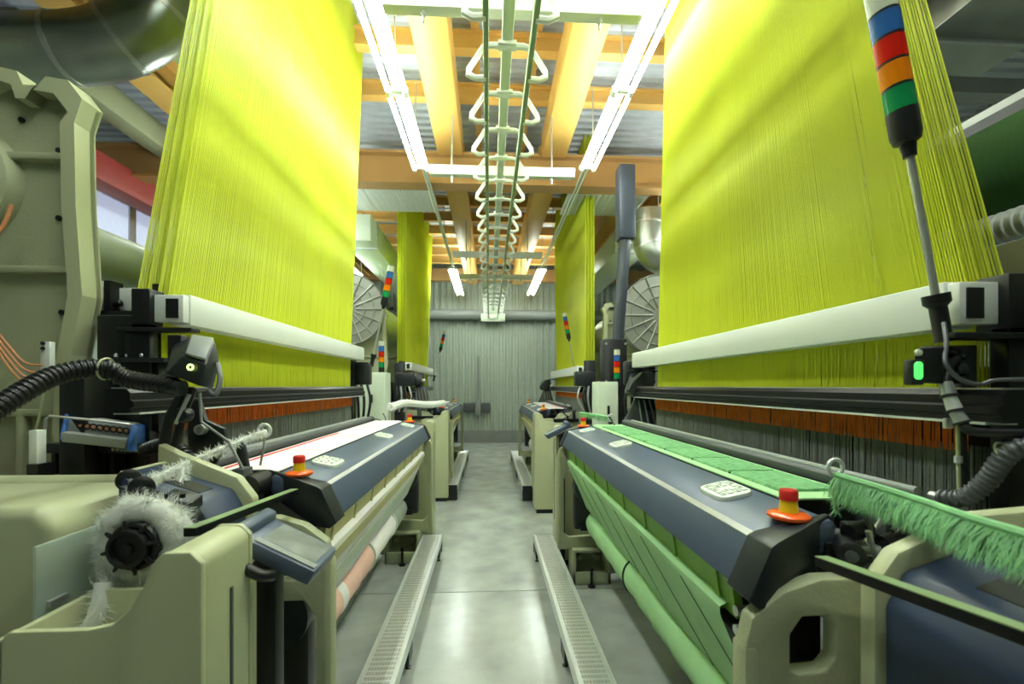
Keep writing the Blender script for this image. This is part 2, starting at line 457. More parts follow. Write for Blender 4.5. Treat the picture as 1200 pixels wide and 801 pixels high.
for X in (-2.2, 2.25):  # conduits added to carry the hidden backlights
    c = thing('lamp_conduit', (X, 5, 3.38), 'added pale green conduit for the hidden backlights over the %s' % ('rear of the white-cloth loom' if X < 0 else 'rear of the green-towel loom'), 'conduit')
    obj('conduit_tube', MB().cyl((X, 3.6, 3.38), (X, 7.7, 3.38), .016, 10), 'pale_green_paint', c)
    for k in range(3): obj('drop_rod', MB().cyl((X, 3.82 + k * 1.98, 3.38), (X, 3.82 + k * 1.98, 4.4), .006, 6), 'steel', c)

# ================================================================== overhead conveyor
def conveyor():
    cx = 0.1; zt = 3.3
    r = thing('overhead_conveyor', (cx, 6, zt), 'pale green overhead conveyor track with looped brackets above the aisle', 'conveyor')
    obj('spine', MB().box(cx - .03, cx + .03, 0.6, 11.05, zt + .02, zt + .09), 'pale_green_paint', r, bev=.006)
    for s in (-1, 1):
        obj('rail', MB().box(cx + s * .115 - .014, cx + s * .115 + .014, 0.6, 11.1, zt - .175, zt - .125), 'green_rail', r, bev=.004)
    src = None
    for k in range(23):
        yy = 1.63 + .4 * k
        if yy > 10.9: break
        if src is None:
            pts = []
            for s in (1, -1):
                arm = [(s * .115, -.165), (s * .175, -.17), (s * .212, -.15), (s * .208, -.12), (s * .13, 0.0), (s * .09, 0.012)]
                pts += arm if s == 1 else arm[::-1]
            mb = MB().tube([(cx + a, yy, zt + b) for a, b in pts], .017, 8)
            mb.box(cx - .05, cx + .05, yy - .03, yy + .03, zt + .005, zt + .025)
            src = obj('bracket_loop', mb, 'white_paint', r)
            nuts = [obj('bolt', MB().cyl((cx + q, yy, zt), (cx + q, yy, zt + .04), .01, 8), 'steel', src) for q in (-.04, .04)]
            so = wpos(src)
        else:
            o = inst(src, so + Vector((0, yy - 1.63, 0)), r)
            for nb in nuts: inst(nb, wpos(nb) + Vector((0, yy - 1.63, 0)), o)
    obj('end_plate', MB().box(cx - .3, cx + .3, 11.02, 11.08, zt - .25, zt - .05).box(cx - .2, cx + .2, 11.0, 11.1, zt - .05, zt + .12), 'pale_green_paint', r, bev=.01)
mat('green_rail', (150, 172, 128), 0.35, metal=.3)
conveyor()
for i, yy in enumerate((2.38, 4.23, 6.9, 8.3)):
    lab = ['nearest to the lamps\' middle joint', 'just before the brown crossbeam', 'beyond the brown crossbeam', 'towards the far wall'][i]
    b = thing('hanger_bar', (.12, yy, 3.45), 'white steel bar carrying the overhead conveyor, ' + lab, 'bar')
    obj('bar', MB().box(-.56, .82, yy - .035, yy + .035, 3.44, 3.53), 'white_paint' if i != 1 else 'pale_green_paint', b, bev=.006)
    for x in (-.35, .6):
        obj('threaded_rod', MB().cyl((x, yy, 3.38), (x, yy, 4.03), .008, 8), 'steel', b)
        obj('nut', MB().cyl((x, yy, 3.415), (x, yy, 3.44), .016, 6), 'steel', b)

# ================================================================== steps in front of the looms
def step(x0, x1, y0, y1, label):
    zt = 0.2; xm = (x0 + x1) / 2
    r = thing('step_platform', (xm, (y0 + y1) / 2, 0), label, 'step')
    obj('tread', MB().box(x0 + .012, x1 - .012, y0, y1, zt - .03, zt), 'aluminium', r, bev=.004)
    for s, xa in ((-1, x0), (1, x1 - .012)):
        obj('side_rail', MB().box(xa, xa + .012, y0, y1, zt - .06, zt + .004), 'aluminium', r)
    mb = MB(); nx = 9
    yy = y0 + .02
    while yy < y1 - .02:
        for i in range(nx):
            xx = x0 + .022 + (x1 - x0 - .044) * (i + .5) / nx
            h = .004; a = .0055; b = .011
            mb.add([(xx - a, yy - b, zt), (xx + a, yy - b, zt), (xx + a, yy + b, zt), (xx - a, yy + b, zt), (xx, yy - b * .5, zt + h), (xx, yy + b * .5, zt + h)],
                   [(0, 1, 4), (1, 2, 5, 4), (2, 3, 5), (3, 0, 4, 5)])
        yy += .034
    obj('grip_studs', mb, 'steel', r, kind='stuff')
    for ye in (y0 - .012, y1):
        obj('end_plate', MB().box(x0, x1, ye, ye + .012, .05 if y0 < 2 else .012, zt - .002), 'black', r, bev=.002)
    n = 3
    for k in range(n):
        yl = y0 + .06 + (y1 - y0 - .12) * k / (n - 1)
        leg = obj('leg', MB().box(x0 + .01, x1 - .01, yl - .02, yl + .02, zt - .07, zt - .03).box(x0 + .006, x0 + .03, yl - .06, yl + .06, .045, zt - .04)
                  .box(x1 - .03, x1 - .006, yl - .06, yl + .06, .045, zt - .04), 'black', r)
        for xx in (x0 + .021, x1 - .021):
            obj('levelling_foot', MB().lathe((xx, yl, 0), (0, 0, 1), [(0, .016), (.006, .016), (.012, .006), (.05, .006)], 10), 'black_metal', leg)
step(-0.555, -0.395, 0.85, 3.77, 'ribbed aluminium step along the nearer loom with white cloth')
step(0.375, 0.535, 0.85, 3.72, 'ribbed aluminium step along the nearer loom with green cloth')
step(-0.56, -0.40, 5.65, 8.65, 'aluminium step with black end before the far loom behind the white-cloth loom')
step(0.42, 0.58, 5.55, 8.55, 'aluminium step with black end before the far loom behind the green-cloth loom')

# ================================================================== looms
LEN = 2.28
class Frame:
    """a loom's own axes: u away from the aisle, v along the aisle, z up"""
    def __init__(s, side, u0, y0, flip=False): s.s = side; s.u0 = u0; s.y0 = y0
    def p(s, u, v, z): return Vector((s.s * (s.u0 + u), s.y0 + v, z))
    def uz(s): return lambda a, b, t: s.p(a, t, b)          # outline in (u, z), extruded along v
    def vz(s): return lambda a, b, t: s.p(t, a, b)          # outline in (v, z), extruded along u
    def uv(s): return lambda a, b, t: s.p(a, b, t)
    def box(s, mb, u0, u1, v0, v1, z0, z1):
        a = s.p(u0, v0, z0); b = s.p(u1, v1, z1)
        return mb.box(min(a.x, b.x), max(a.x, b.x), a.y, b.y, a.z, b.z)

def cords(fr, u, vb0, vb1, zb, vt0, vt1, zt, n, wd, dep, jit=0.0, du=0.0):
    mb = MB()
    for i in range(n):
        t = (i + .5 + random.uniform(-jit, jit)) / n
        a = fr.p(u + random.uniform(-dep, dep), vb0 + (vb1 - vb0) * t, zb)
        b = fr.p(u + du + random.uniform(-dep, dep), vt0 + (vt1 - vt0) * t, zt)
        h = wd / 2
        q = [(-h, 0), (0, -h), (h, 0), (0, h)]
        o = len(mb.v)
        for c in (a, b):
            for dy, dx in q: mb.v.append(c + Vector((dx, dy, 0)))
        for k in range(4):
            k2 = (k + 1) % 4; mb.f.append((o + k, o + k2, o + 4 + k2, o + 4 + k))
    return mb

def harness(fr, label, beam_z, ztop, taper_near, taper_far, dens=1.0, v0=0.06, v1=LEN - .02):
    """the curtain of yellow jacquard cords with springs and heddle wires below"""
    UH = 0.60
    r = thing('jacquard_harness', fr.p(UH, LEN / 2, 1.2), label, 'harness')
    n = int(270 * dens)
    for k, (du, lean) in enumerate(((0, 0), (.035, .01), (.07, 0.02), (.105, .03))):
        zr = 1.62
        t0 = v0 + taper_near * (ztop - zr); t1 = v1 - taper_far * (ztop - zr)
        obj('upper_cords', cords(fr, UH + du, v0, v1, zr, t0 + k * .01, t1, ztop, n, (v1 - v0) / n * (.66 if k == 0 else .72), .0012, .05), 'cord', r, kind='stuff')
    for du in (0, .04):
        obj('lower_cords', cords(fr, UH + du, v0, v1, 1.40, v0, v1, 1.64, int(360 * dens), .0056 / dens, .003, .1), 'cord', r, kind='stuff')
    obj('springs', cords(fr, UH - .015, v0, v1, 1.29, v0, v1, 1.40, int(420 * dens), .0047 / dens, .004, .12), 'orange_spring', r, kind='stuff')
    obj('heddle_wires', cords(fr, UH - .01, v0, v1, 1.0, v0, v1, 1.30, int(420 * dens), .0040 / dens, .004, .12), 'wire_grey', r, kind='stuff')
    obj('heddle_wires', cords(fr, UH + .05, v0, v1, 1.0, v0, v1, 1.30, int(360 * dens), .0052 / dens, .004, .12), 'wire_grey', r, kind='stuff')
    return r

def estop(fr, u, v, z, parent):
    c = fr.p(u, v, z)
    d = obj('emergency_stop', MB().lathe(c, (0, 0, 1), [(0, .036), (.004, .043), (.010, .043), (.015, .036), (.017, .02)], 28), 'amber_disc', parent)
    obj('stop_collar', MB().lathe(c, (0, 0, 1), [(.014, .02), (.044, .017)], 20), 'yellow_plastic', d)
    obj('stop_button', MB().lathe(c, (0, 0, 1), [(.043, .019), (.062, .019), (.066, .016)], 20), 'red_plastic', d)

KEY = {}
def keypad(fr, u, v, z, parent, slope):
    n = 16; a, b = .047, .072
    pl = []
    for k in range(32):
        t = 2 * PI * k / 32; c, s_ = math.cos(t), math.sin(t)
        pl.append((a * math.copysign(abs(c) ** .45, c), b * math.copysign(abs(s_) ** .45, s_)))
    fn = lambda p, q, t: fr.p(u + p, v + q, z + p * slope + t)
    pad = obj('keypad', MB().prism(pl, fn, -.004, .012), 'key_white', parent, bev=.003)
    mb = MB()
    for i in range(4):
        for j in range(5):
            if (i in (1, 2) and j == 2): continue
            p, q = -.029 + i * .0193, -.046 + j * .023
            mb.prism([(p - .0065, q - .008), (p + .0065, q - .008), (p + .0065, q + .008), (p - .0065, q + .008)], fn, .0115, .0155)
    obj('keys', mb, 'key_white', pad, kind='stuff')
    mb = MB()
    for i in range(4):
        for j in range(5):
            if (i in (1, 2) and j == 2) or (i + j) % 2: continue
            p, q = -.029 + i * .0193, -.046 + j * .023
            mb.prism([(p - .004, q - .005), (p + .004, q - .005), (p, q + .006)], fn, .0155, .0162)
    obj('key_symbols', mb, 'key_dark', pad, kind='stuff')

def side_frame(fr, v, parent, near):
    th = .04
    out = [(-.06, .24), (-.06, .92), (-.045, .985), (0.02, 1.035), (.10, 1.06), (.22, 1.06), (.28, 1.12), (.62, 1.15), (.98, 1.15), (1.0, 1.1), (1.0, .1), (.3, .05), (.27, .24)]
    hole = [(.035, .88), (.035, .95), (.06, .985), (.115, .985), (.13, .965), (.13, .90), (.11, .875), (.05, .87)]
    hole2 = [(-.015, .36), (-.015, .76), (.02, .81), (.20, .81), (.24, .77), (.24, .40), (.2, .34), (.02, .33)]
    hole3 = [(.35, .3), (.35, .8), (.85, .8), (.85, .3)]
    o = obj('side_frame', MB().prism(out, fr.uz(), v, v + th, [hole, hole2, hole3]), 'cream_cast', parent, bev=.006)
    # stiffening flange along the aisle edge
    fl = MB(); fr.box(fl, -.062, -.03, v - .004, v + th + .01, .24, .93)
    obj('edge_flange', fl, 'cream_cast', o, bev=.012)
    # cast foot
    f = MB()
    fr.box(f, .04, .32, v - .06, v + .13, .0, .012); fr.box(f, .04, .32, v + .1, v + .13, .0, .25); fr.box(f, .04, .32, v - .06, v + .13, .235, .255)
    fr.box(f, .04, .065, v - .06, v + .13, .0, .25); fr.box(f, .295, .32, v - .06, v + .13, .0, .25); fr.box(f, .04, .32, v - .06, v - .03, 0, .09)
    ft = obj('foot', f, 'cream_cast', parent, bev=.006)
    for uu in (.11, .25):
        obj('foot_boss', MB().lathe(fr.p(uu, v + .1, .16), (0, -1, 0), [(0, .03), (.05, .024), (.06, .015)], 14), 'cream_cast', ft)
    obj('levelling_screw', MB().lathe(fr.p(.17, v - .09, 0), (0, 0, 1), [(0, .028), (.012, .028), (.016, .01), (.12, .01), (.12, .016), (.14, .016)], 12), 'black_metal', ft)
    return o

def back_casting(fr, v, parent, side_open=True):
    """tall ribbed casting that carries the upper yarn beam"""
    out = [(.80, .15), (.80, .95), (.865, 1.30), (.85, 1.55), (.815, 1.75), (.835, 2.05), (.84, 2.32), (.815, 2.40), (.86, 2.46), (.93, 2.47), (.955, 2.44), (1.0, 2.44), (1.02, 2.485),
           (1.09, 2.5), (1.14, 2.48), (1.2, 2.44), (1.3, 2.38), (1.45, 2.3), (1.5, 2.0), (1.4, 1.8), (1.35, 1.3), (1.35, .15)]
    h1 = [(.865, 1.08), (.885, 1.06), (.905, 1.08), (.885, 1.11)]
    th = .03
    o = obj('beam_stand', MB().prism(out, fr.uz(), v + .02, v + .02 + th), 'cream_cast', parent, bev=.006)
    # rim around the edge
    n = len(out); rim = MB(); cx = 1.08
    def inset(p): 
        dx, dz = cx - p[0], 1.5 - p[1]; l = math.hypot(dx, dz)
        return (p[0] + .045 * (1 if dx > 0 else -1) * min(1, abs(dx) / .15), p[1] + (.045 if p[1] < .5 else -.045 if p[1] > 2.38 else 0))
    inn = [inset(p) for p in out]
    mb = MB()
    for i in range(n):
        j = (i + 1) % n
        mb.hexa([fr.p(out[i][0], v - .03, out[i][1]), fr.p(out[j][0], v - .03, out[j][1]), fr.p(inn[j][0], v - .03, inn[j][1]), fr.p(inn[i][0], v - .03, inn[i][1])],
                [fr.p(out[i][0], v + .05, out[i][1]), fr.p(out[j][0], v + .05, out[j][1]), fr.p(inn[j][0], v + .05, inn[j][1]), fr.p(inn[i][0], v + .05, inn[i][1])])
    obj('stand_rim', mb, 'cream', o)
    for z in (1.36, 1.84, 2.22):
        rb = MB(); fr.box(rb, .86, 1.36, v - .01, v + .03, z - .012, z + .012); obj('stand_rib', rb, 'cream_cast', o, bev=.006)
    rb = MB(); fr.box(rb, 1.02, 1.045, v - .01, v + .03, .3, 1.36); obj('stand_rib', rb, 'cream_cast', o, bev=.006)
    obj('bearing_boss', MB().lathe(fr.p(1.24, v + .03, 2.13), (0, -1, 0), [(0, .2), (.06, .19), (.07, .17), (.07, .12), (.03, .11), (.03, .01)], 32), 'cream_cast', o)
    for (a, b) in ((.93, 2.25), (.93, 2.02), (.92, 1.7), (.9, 1.48), (1.14, 1.7), (1.05, 2.35)):
        obj('bolt_hole', MB().cyl(fr.p(a, v + .012, b), fr.p(a, v + .025, b), .009, 10), 'black', o)
    return o

def signal_tower(base, top, lens_d, parent, scale=1.0, thin=False):
    """base, top: points of the pole foot and the tower tip"""
    base = Vector(base); top = Vector(top); ax = (top - base); Ln = ax.length; ax.normalize()
    lh = .057 * scale; r = .03 * scale
    tower = 5 * lh + .075 * scale
    a = base + ax * (Ln - tower)
    o = obj('signal_tower', MB().tube([base, a], .008 * scale if not thin else .005, 10), 'steel' , parent)
    obj('pole_socket', MB().lathe(base - ax * .02, ax, [(-.05, .02), (-.04, .017), (.03, .017), (.04, .026), (.06, .026)], 14), 'black', o)
    obj('tower_base', MB().lathe(a, ax, [(-.03 * scale, .013 * scale), (0, .016 * scale), (.005, .026 * scale), (.02, r), (.075 * scale, r)], 20), 'black', o)
    t = .075 * scale
    for m in ('lens_green', 'lens_orange', 'lens_red', 'lens_blue', 'lens_white'):
        obj('signal_lens', MB().lathe(a, ax, [(t, r * .98), (t + lh * .88, r * .98), (t + lh * .88, r * .93), (t + lh, r * .93)], 20), m, o)
        obj('lens_ring', MB().lathe(a, ax, [(t + lh * .9, r * .96), (t + lh * .98, r * .96)], 20), 'black', o)
        t += lh
    return o

def make_loom(side, u0, y0, label, tint, beam_z, bv0=0.0, housing=None, fv=-.07, c0=0.0, ev=.09, kv=.36, hz=0.0, sv=.05):
    fr = Frame(side, u0, y0); L = LEN
    r = thing('weaving_loom', fr.p(.3, L / 2, 0), label, 'loom')
    # breast cover
    cov = [(-.045, -.10), (0, 0), (.012, .008), (.17, .042), (.18, .03), (.18, -.02), (-.02, -.105)]
    cov = [(a, b + 1.12) for a, b in cov]
    obj('breast_cover', MB().prism(cov, fr.uz(), c0 + .06, L - .06), 'navy', r, bev=.008)
    cap = [(-.052, -.10), (-.004, .006), (.012, .014), (.17, .049), (.19, .04), (.188, -.03), (.02, -.112), (-.03, -.118)]
    cap = [(a, b + 1.12) for a, b in cap]
    for v in (c0, L - .06): obj('end_cap', MB().prism(cap, lambda a, b, t, v=v: fr.p(a, t + (max(a, 0) * .42 if t == v and v < 1 else 0), b), v, v + .085), 'dark_plastic', r, bev=.01)
    obj('ridge_highlight', MB().prism([(-.001, 1.1205), (.004, 1.1265), (.012, 1.1300), (.006, 1.118)], fr.uz(), c0 + .08, L - .06), 'steel', r)  # pale strip paints the highlight along the cover's ridge
    for (u, v) in ((.10, kv), (.10, L * .56), (.09, L - .28)): keypad(fr, u, v, 1.12 + .008 + (u - .012) * .215, r, .215)
    for (u, v) in ((.10, ev), (.11, L - .07)): estop(fr, u, v, 1.12 + .014 + (u - .012) * .215 , r)
    # side frames, feet
    side_frame(fr, fv, r, True); side_frame(fr, L + .02, r, False)
    # cross tubes and the bed
    for (u, z, rr) in ((.34, .62, .06), (.7, .35, .07), (.9, .8, .06)):
        obj('cross_tube', MB().cyl(fr.p(u, 0, z), fr.p(u, L, z), rr, 16), 'dark_grey', r)
    b = MB(); fr.box(b, .36, .5, .02, L - .02, .98, 1.15); obj('weaving_bed', b, 'dark_grey', r, bev=.01)
    b = MB(); fr.box(b, .72, .8, .02, L - .02, .55, 1.5); obj('dark_backing', b, 'black', r, bev=.01)  # black sheet put in for the shade behind the heddles
    # reed cap bar and the slot before it
    obj('reed_cap', MB().prism([(.40, 1.17), (.40, 1.195), (.415, 1.205), (.445, 1.205), (.46, 1.19), (.46, 1.15)], fr.uz(), .10, L - .04), 'dark_grey', r, bev=.003)
    obj('reed_cap_rail', MB().cyl(fr.p(.425, .02, 1.205), fr.p(.425, L - .2, 1.205), .011, 12), 'grey_paint', r)
    obj('reed_front', MB().prism([(.385, 1.145), (.39, 1.165), (.40, 1.165), (.40, 1.14)], fr.uz(), .06, L - .04), 'dark_grey', r)
    # black profile under the cords
    rail = [(.50, 1.372), (.50, 1.385), (.49, 1.39), (.49, 1.405), (.50, 1.41), (.50, 1.43), (.51, 1.442), (.57, 1.442), (.57, 1.372)]
    obj('comber_rail', MB().prism(rail, fr.uz(), -.09, L + .02), 'black_metal', r)
    obj('comber_rail_edge', MB().prism([(.496, 1.366), (.496, 1.372), (.57, 1.372), (.57, 1.366)], fr.uz(), -.06, L), 'aluminium', r)
    obj('comber_rail_strip', MB().prism([(.512, 1.442), (.512, 1.446), (.56, 1.446), (.56, 1.442)], fr.uz(), -.08, L + .01), 'steel', r)
    # white guide beam with its end brackets
    bz0, bz1 = beam_z
    gb = obj('guide_beam', MB().prism([(.50, bz0), (.50, bz1), (.575, bz1), (.575, bz0)], fr.uz(), bv0 + .03, L + .02), 'white_paint', r, bev=.004)
    for v in (bv0, L + .02):
        e = MB(); fr.box(e, .505, .60, v, v + .03, bz0 + .006, bz1 - .006); obj('beam_end', e, 'white_paint', gb, bev=.003)
        e = MB(); fr.box(e, .52, .56, v - .004, v + .034, bz0 + .02, bz1 - .02); obj('beam_end_slot', e, 'black', gb)
        e = MB(); fr.box(e, .60, .66, v - .02, v + .05, bz0 - .02, bz1 + .01); fr.box(e, .46, .70, v - .03, v + .02, bz0 - .03, bz0 - .015)
        obj('beam_bracket', e, 'black', gb, bev=.004)
        e = MB(); fr.box(e, .60, .68, v - .02 if v < 1 else v + .02, v + .02 if v < 1 else v + .06, 1.1, bz0)
        obj('bracket_post', e, 'black_metal', gb, bev=.004)
    # front panel under the breast cover with ribs
    tintm = 'green_panel' if tint == 'green' else 'tan_cloth'
    obj('front_panel', MB().prism([(.0, 1.0), (.02, 1.0), (.035, .90), (.015, .90)], fr.uz(), .06, L - .06), tintm, r)
    for k in range(9):
        v = .12 + k * (L - .2) / 8
        obj('panel_rib', MB().prism([(-.006, 1.0), (.01, 1.0), (.025, .895), (.009, .895)], fr.uz(), v, v + .018), tintm, r)
    # dark take-up gear below at both ends
    for v in (.02, L - .1):
        g = MB(); fr.box(g, .04, .2, v, v + .08, .42, 1.0); obj('take_up_housing', g, 'black', r, bev=.02)
        obj('take_up_gear', MB().lathe(fr.p(.15, v + .04, .72), (0, 1, 0), [(-.05, .11), (.0, .115), (.05, .11)], 28), 'dark_plastic', r)
        g = MB(); fr.box(g, .08, .3, v - .02, v + .09, .42, .46); obj('roll_bracket', g, 'black_metal', r, bev=.006)
        for q in range(3): obj('bolt', MB().cyl(fr.p(.0, v + .02, .84 + .045 * q), fr.p(.045, v + .02, .84 + .045 * q), .012, 10), 'steel', r)
    # stands for the upper yarn beam
    back_casting(fr, sv, r); back_casting(fr, L - .1, r)
    # end housings: navy cover with cream rim
    for ua, ub, v0, v1, rv in (housing or []):
        pr = [(ua + .015, .45), (ua + .015, 1.06 + hz), (ua + .05, 1.12 + hz), (ua + .2, 1.17 + hz), (ub, 1.20 + hz), (ub, .45)]
        hs = obj('end_housing', MB().prism(pr, fr.uz(), v0, v1), 'navy_dark', r, bev=.012)
        rm = [(ua, .44), (ua, 1.09 + hz), (ua + .045, 1.15 + hz), (ua + .2, 1.215 + hz), (ub + .02, 1.245 + hz), (ub + .02, .44)]
        obj('housing_rim', MB().prism(rm, fr.uz(), rv, rv + .035), 'cream', hs, bev=.008)
        obj('housing_lock', MB().cyl(fr.p(ua + .13, v0 - .004, 1.10 + hz), fr.p(ua + .13, v0 + .01, 1.10 + hz), .009, 14), 'black', hs)
        g = MB(); fr.box(g, ua + .21, ua + .218, v0 - .003, v0 + .01, .45, 1.165); obj('housing_seam', g, 'black', hs)
        zt = lambda u: hz + (1.17 if u <= ua + .2 else 1.17 + (u - ua - .2) / (ub - ua - .2) * .03) - (max(0, ua + .2 - u) / .15 * .05)
        for (p0, p1, mm, f0, f1) in ((ua + .08, ua + .17, 'black', .35, .7), (ua + .235, ub - .01, 'cream', .04, .98)):
            va, vb = v0 + (v1 - v0) * f0, v0 + (v1 - v0) * f1
            q = [fr.p(p0, va, zt(p0) + .0015), fr.p(p1, va, zt(p1) + .0015), fr.p(p1, vb, zt(p1) + .0015), fr.p(p0, vb, zt(p0) + .0015)]
            obj('housing_recess', MB().hexa([p - Vector((0, 0, .004)) for p in q], q), mm, hs)
    return r, fr

LOOMS = {}
LOOMS['LN'] = make_loom(-1, .53, 1.42, 'cream and navy weaving loom making plain white cloth, cream waste bin at its end', 'tan', (1.66, 1.765), .14, [(.13, .37, -.30, -.14, -.14)], hz=.045, sv=.15)
LOOMS['RN'] = make_loom(1, .57, 0.96, 'cream and navy weaving loom making green towels', 'green', (1.585, 1.695), .0, [(.12, .75, -.52, -.20, -.20)], -.10, -.10, .0, .27, sv=-.2)
LOOMS['LF'] = make_loom(-1, .53, 5.95, 'cream and navy loom beside the far wall, behind the loom with white cloth', 'tan', (1.66, 1.765))
LOOMS['RF'] = make_loom(1, .57, 5.35, 'cream and navy loom beside the far wall, behind the loom with green towels', 'tan', (1.585, 1.695))

harness(LOOMS['LN'][1], 'tall curtain of yellow cords rising from the loom with white cloth', None, 4.6, .21, -.13, v0=.17)
harness(LOOMS['RN'][1], 'tall curtain of yellow cords rising from the loom with green towels', None, 4.6, .22, .06, v0=.05, v1=LEN - .22)
harness(LOOMS['LF'][1], 'curtain of yellow cords above the far loom beyond the white-cloth loom', None, 4.55, .0, -.26, .6, v0=.12)
harness(LOOMS['RF'][1], 'curtain of yellow cords above the far loom beyond the green-cloth loom', None, 4.5, .0, -.10, .6, v0=-.04)

# ------------------------------------------------------------------ cloth on the looms
def cloth(fr, label, m, sheet_m, towels, edge=None):
    L = LEN
    r = thing('woven_cloth', fr.p(.28, L / 2, 1.15), label, 'cloth')
    mb = MB(); n = 10
    prof = [(.175, 1.166), (.2, 1.172), (.28, 1.172), (.385, 1.172)]
    mb.prism(prof + [(a, b - .004) for a, b in reversed(prof)], fr.uz(), .1, L - .08)
    obj('top_sheet', mb, m, r)
    # sheet hanging from under the cover to the roll
    prof = [(.02, .93), (-.012, .915), (-.01, .895), (.05, .76), (.13, .58), (.17, .53)]
    N = 30; mb = MB(); rows = []
    for i in range(N + 1):
        v = .09 + (L - .18) * i / N; row = []
        for j, (a, z) in enumerate(prof):
            wv = .006 * math.sin(v * 9 + j) * (j / 5)
            row.append(fr.p(a + wv, v, z))
        rows.append(row)
    K = len(prof)
    mb.add([p for row in rows for p in row], [(i * K + j, (i + 1) * K + j, (i + 1) * K + j + 1, i * K + j + 1) for i in range(N) for j in range(K - 1)])
    h = obj('hanging_sheet', mb, sheet_m, r, angle=60)
    if towels:
        a = .16; wd = .262; k = 0
        while a + wd < L - .1:
            t = MB().prism([(.195, 1.170), (.2, 1.180), (.352, 1.180), (.357, 1.170)], fr.uz(), a + .008, a + wd - .008)
            obj('terry_panel', t, 'green_terry', r, bev=.003)
            s_ = MB().prism([(.195, 1.171), (.195, 1.176), (.357, 1.176), (.357, 1.171)], fr.uz(), a + wd - .007, a + wd + .001)
            obj('seam', s_, 'dark_seam', r)
            a += wd
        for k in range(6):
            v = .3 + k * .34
            obj('fold_line', MB().tube([fr.p(-.016, v, .90), fr.p(.045, v - .12, .76), fr.p(.125, v - .26, .585)], .0012, 5), 'dark_seam', h)  # thin dark tubes paint the diagonal shadows on the sheet
    else:
        obj('selvedge_line', MB().prism([(.352, 1.1715), (.352, 1.1745), (.366, 1.1745), (.366, 1.1715)], fr.uz(), .1, L * .55), 'red_thread', r)
        for q in range(3):
            obj('fold_line', MB().prism([(.2, 1.172), (.2, 1.1735), (.36, 1.1735), (.36, 1.172)], fr.uz(), .55 + q * .55, .556 + q * .55), 'pink_cloth', r)
        for (a0, z0, a1, z1, mm) in ((-.014, .90, .02, .825, 'tan_cloth'), (.052, .755, .1, .645, 'pale_green_paint')):
            s_ = MB().prism([(a0 - .004, z0), (a1 - .004, z1), (a1 - .001, z1), (a0 - .001, z0)], fr.uz(), .09, L - .09); obj('colour_stripe', s_, mm, h)
    return r
cloth(LOOMS['LN'][1], 'plain white cloth with a red edge on the loom with the cream bin', 'white_cloth', 'white_cloth', False)
cloth(LOOMS['RN'][1], 'green terry towel cloth in panels on the loom', 'green_cloth', 'green_cloth', True)
cloth(LOOMS['LF'][1], 'pale cloth on the far loom behind the white-cloth loom', 'white_cloth', 'tan_cloth', False)
cloth(LOOMS['RF'][1], 'pale cloth on the far loom behind the green-towel loom', 'white_cloth', 'tan_cloth', False)

def roll(fr, label, rad, bands, ties):
    L = LEN; c0 = (.21, .47)
    r = thing('cloth_roll', fr.p(c0[0], L / 2, .47), label, 'cloth roll')
    obj('roller_core', MB().cyl(fr.p(c0[0], .0, c0[1]), fr.p(c0[0], L, c0[1]), .035, 16), 'dark_grey', r)
    for (a, b, m) in bands:
        pts = []; rs = []
        k = int((b - a) / .05) + 2
        for i in range(k):
            v = a + (b - a) * i / (k - 1); pts.append(fr.p(c0[0], v, c0[1])); rs.append(rad + .0025 * math.sin(v * 31) + .002 * math.sin(v * 57 + 1))
        obj('cloth_winding', MB().tube(pts, rs, 28), m, r, angle=60)
    for v in ties:
        obj('tie_ribbon', MB().tube([fr.p(c0[0] + (rad + .003) * math.cos(t), v + .015 * math.sin(t), c0[1] + (rad + .003) * math.sin(t)) for t in [2 * PI * q / 28 for q in range(28)]], .006, 6, closed=True), 'dark_seam' if bands[0][2] == 'green_cloth' else 'pale_green_paint', r)
    return r
roll(LOOMS['LN'][1], 'roll of wound pink and white cloth under the white-cloth loom', .088, [(.1, .62, 'pink_cloth'), (.62, .69, 'white_cloth'), (.69, 1.16, 'pink_cloth'), (1.16, 1.75, 'white_cloth'), (1.75, 2.18, 'wall_sheet')], (1.16, 1.75))
roll(LOOMS['RN'][1], 'roll of wound green cloth tied with cord under the green-towel loom', .092, [(.1, 2.18, 'green_cloth')], (1.28,))
roll(LOOMS['LF'][1], 'pale cloth roll under the far loom behind the white-cloth loom', .078, [(.1, 2.18, 'white_cloth')], (1.1,))
roll(LOOMS['RF'][1], 'thick pale cloth roll under the far loom behind the green-towel loom', .11, [(.1, 2.18, 'white_cloth')], (1.1,))

# ------------------------------------------------------------------ upper yarn beams
def yarn_beam(fr, label, u, z, rad, m, v0, v1, flange, fr_r=.47):
    r = thing('yarn_beam', fr.p(u, (v0 + v1) / 2, z), label, 'yarn beam')
    obj('yarn_winding', MB().cyl(fr.p(u, v0, z), fr.p(u, v1, z), rad, 40), m, r)
    obj('beam_shaft', MB().cyl(fr.p(u, v0 - .14, z), fr.p(u, v1 + .12, z), .045, 16), 'steel', r)
    for v in flange:
        f = obj('flange', MB().lathe(fr.p(u, v, z), (0, 1, 0), [(0, fr_r), (.02, fr_r), (.02, fr_r - .02), (.012, fr_r - .03), (.012, .12), (.03, .1), (.03, .04)], 48), 'flange', r)
        for k in range(16):
            t = 2 * PI * k / 16
            obj('flange_rib', MB().tube([fr.p(u + .1 * math.cos(t), v - .004, z + .1 * math.sin(t)), fr.p(u + (fr_r - .01) * math.cos(t), v - .004, z + (fr_r - .01) * math.sin(t))], .013, 6), 'flange', f)
        for rr in (fr_r - .01, fr_r * .72, fr_r * .45):
            obj('flange_ring', MB().tube([fr.p(u + rr * math.cos(t), v - .006, z + rr * math.sin(t)) for t in [2 * PI * q / 40 for q in range(40)]], .009, 6, closed=True), 'flange', f)
    return r
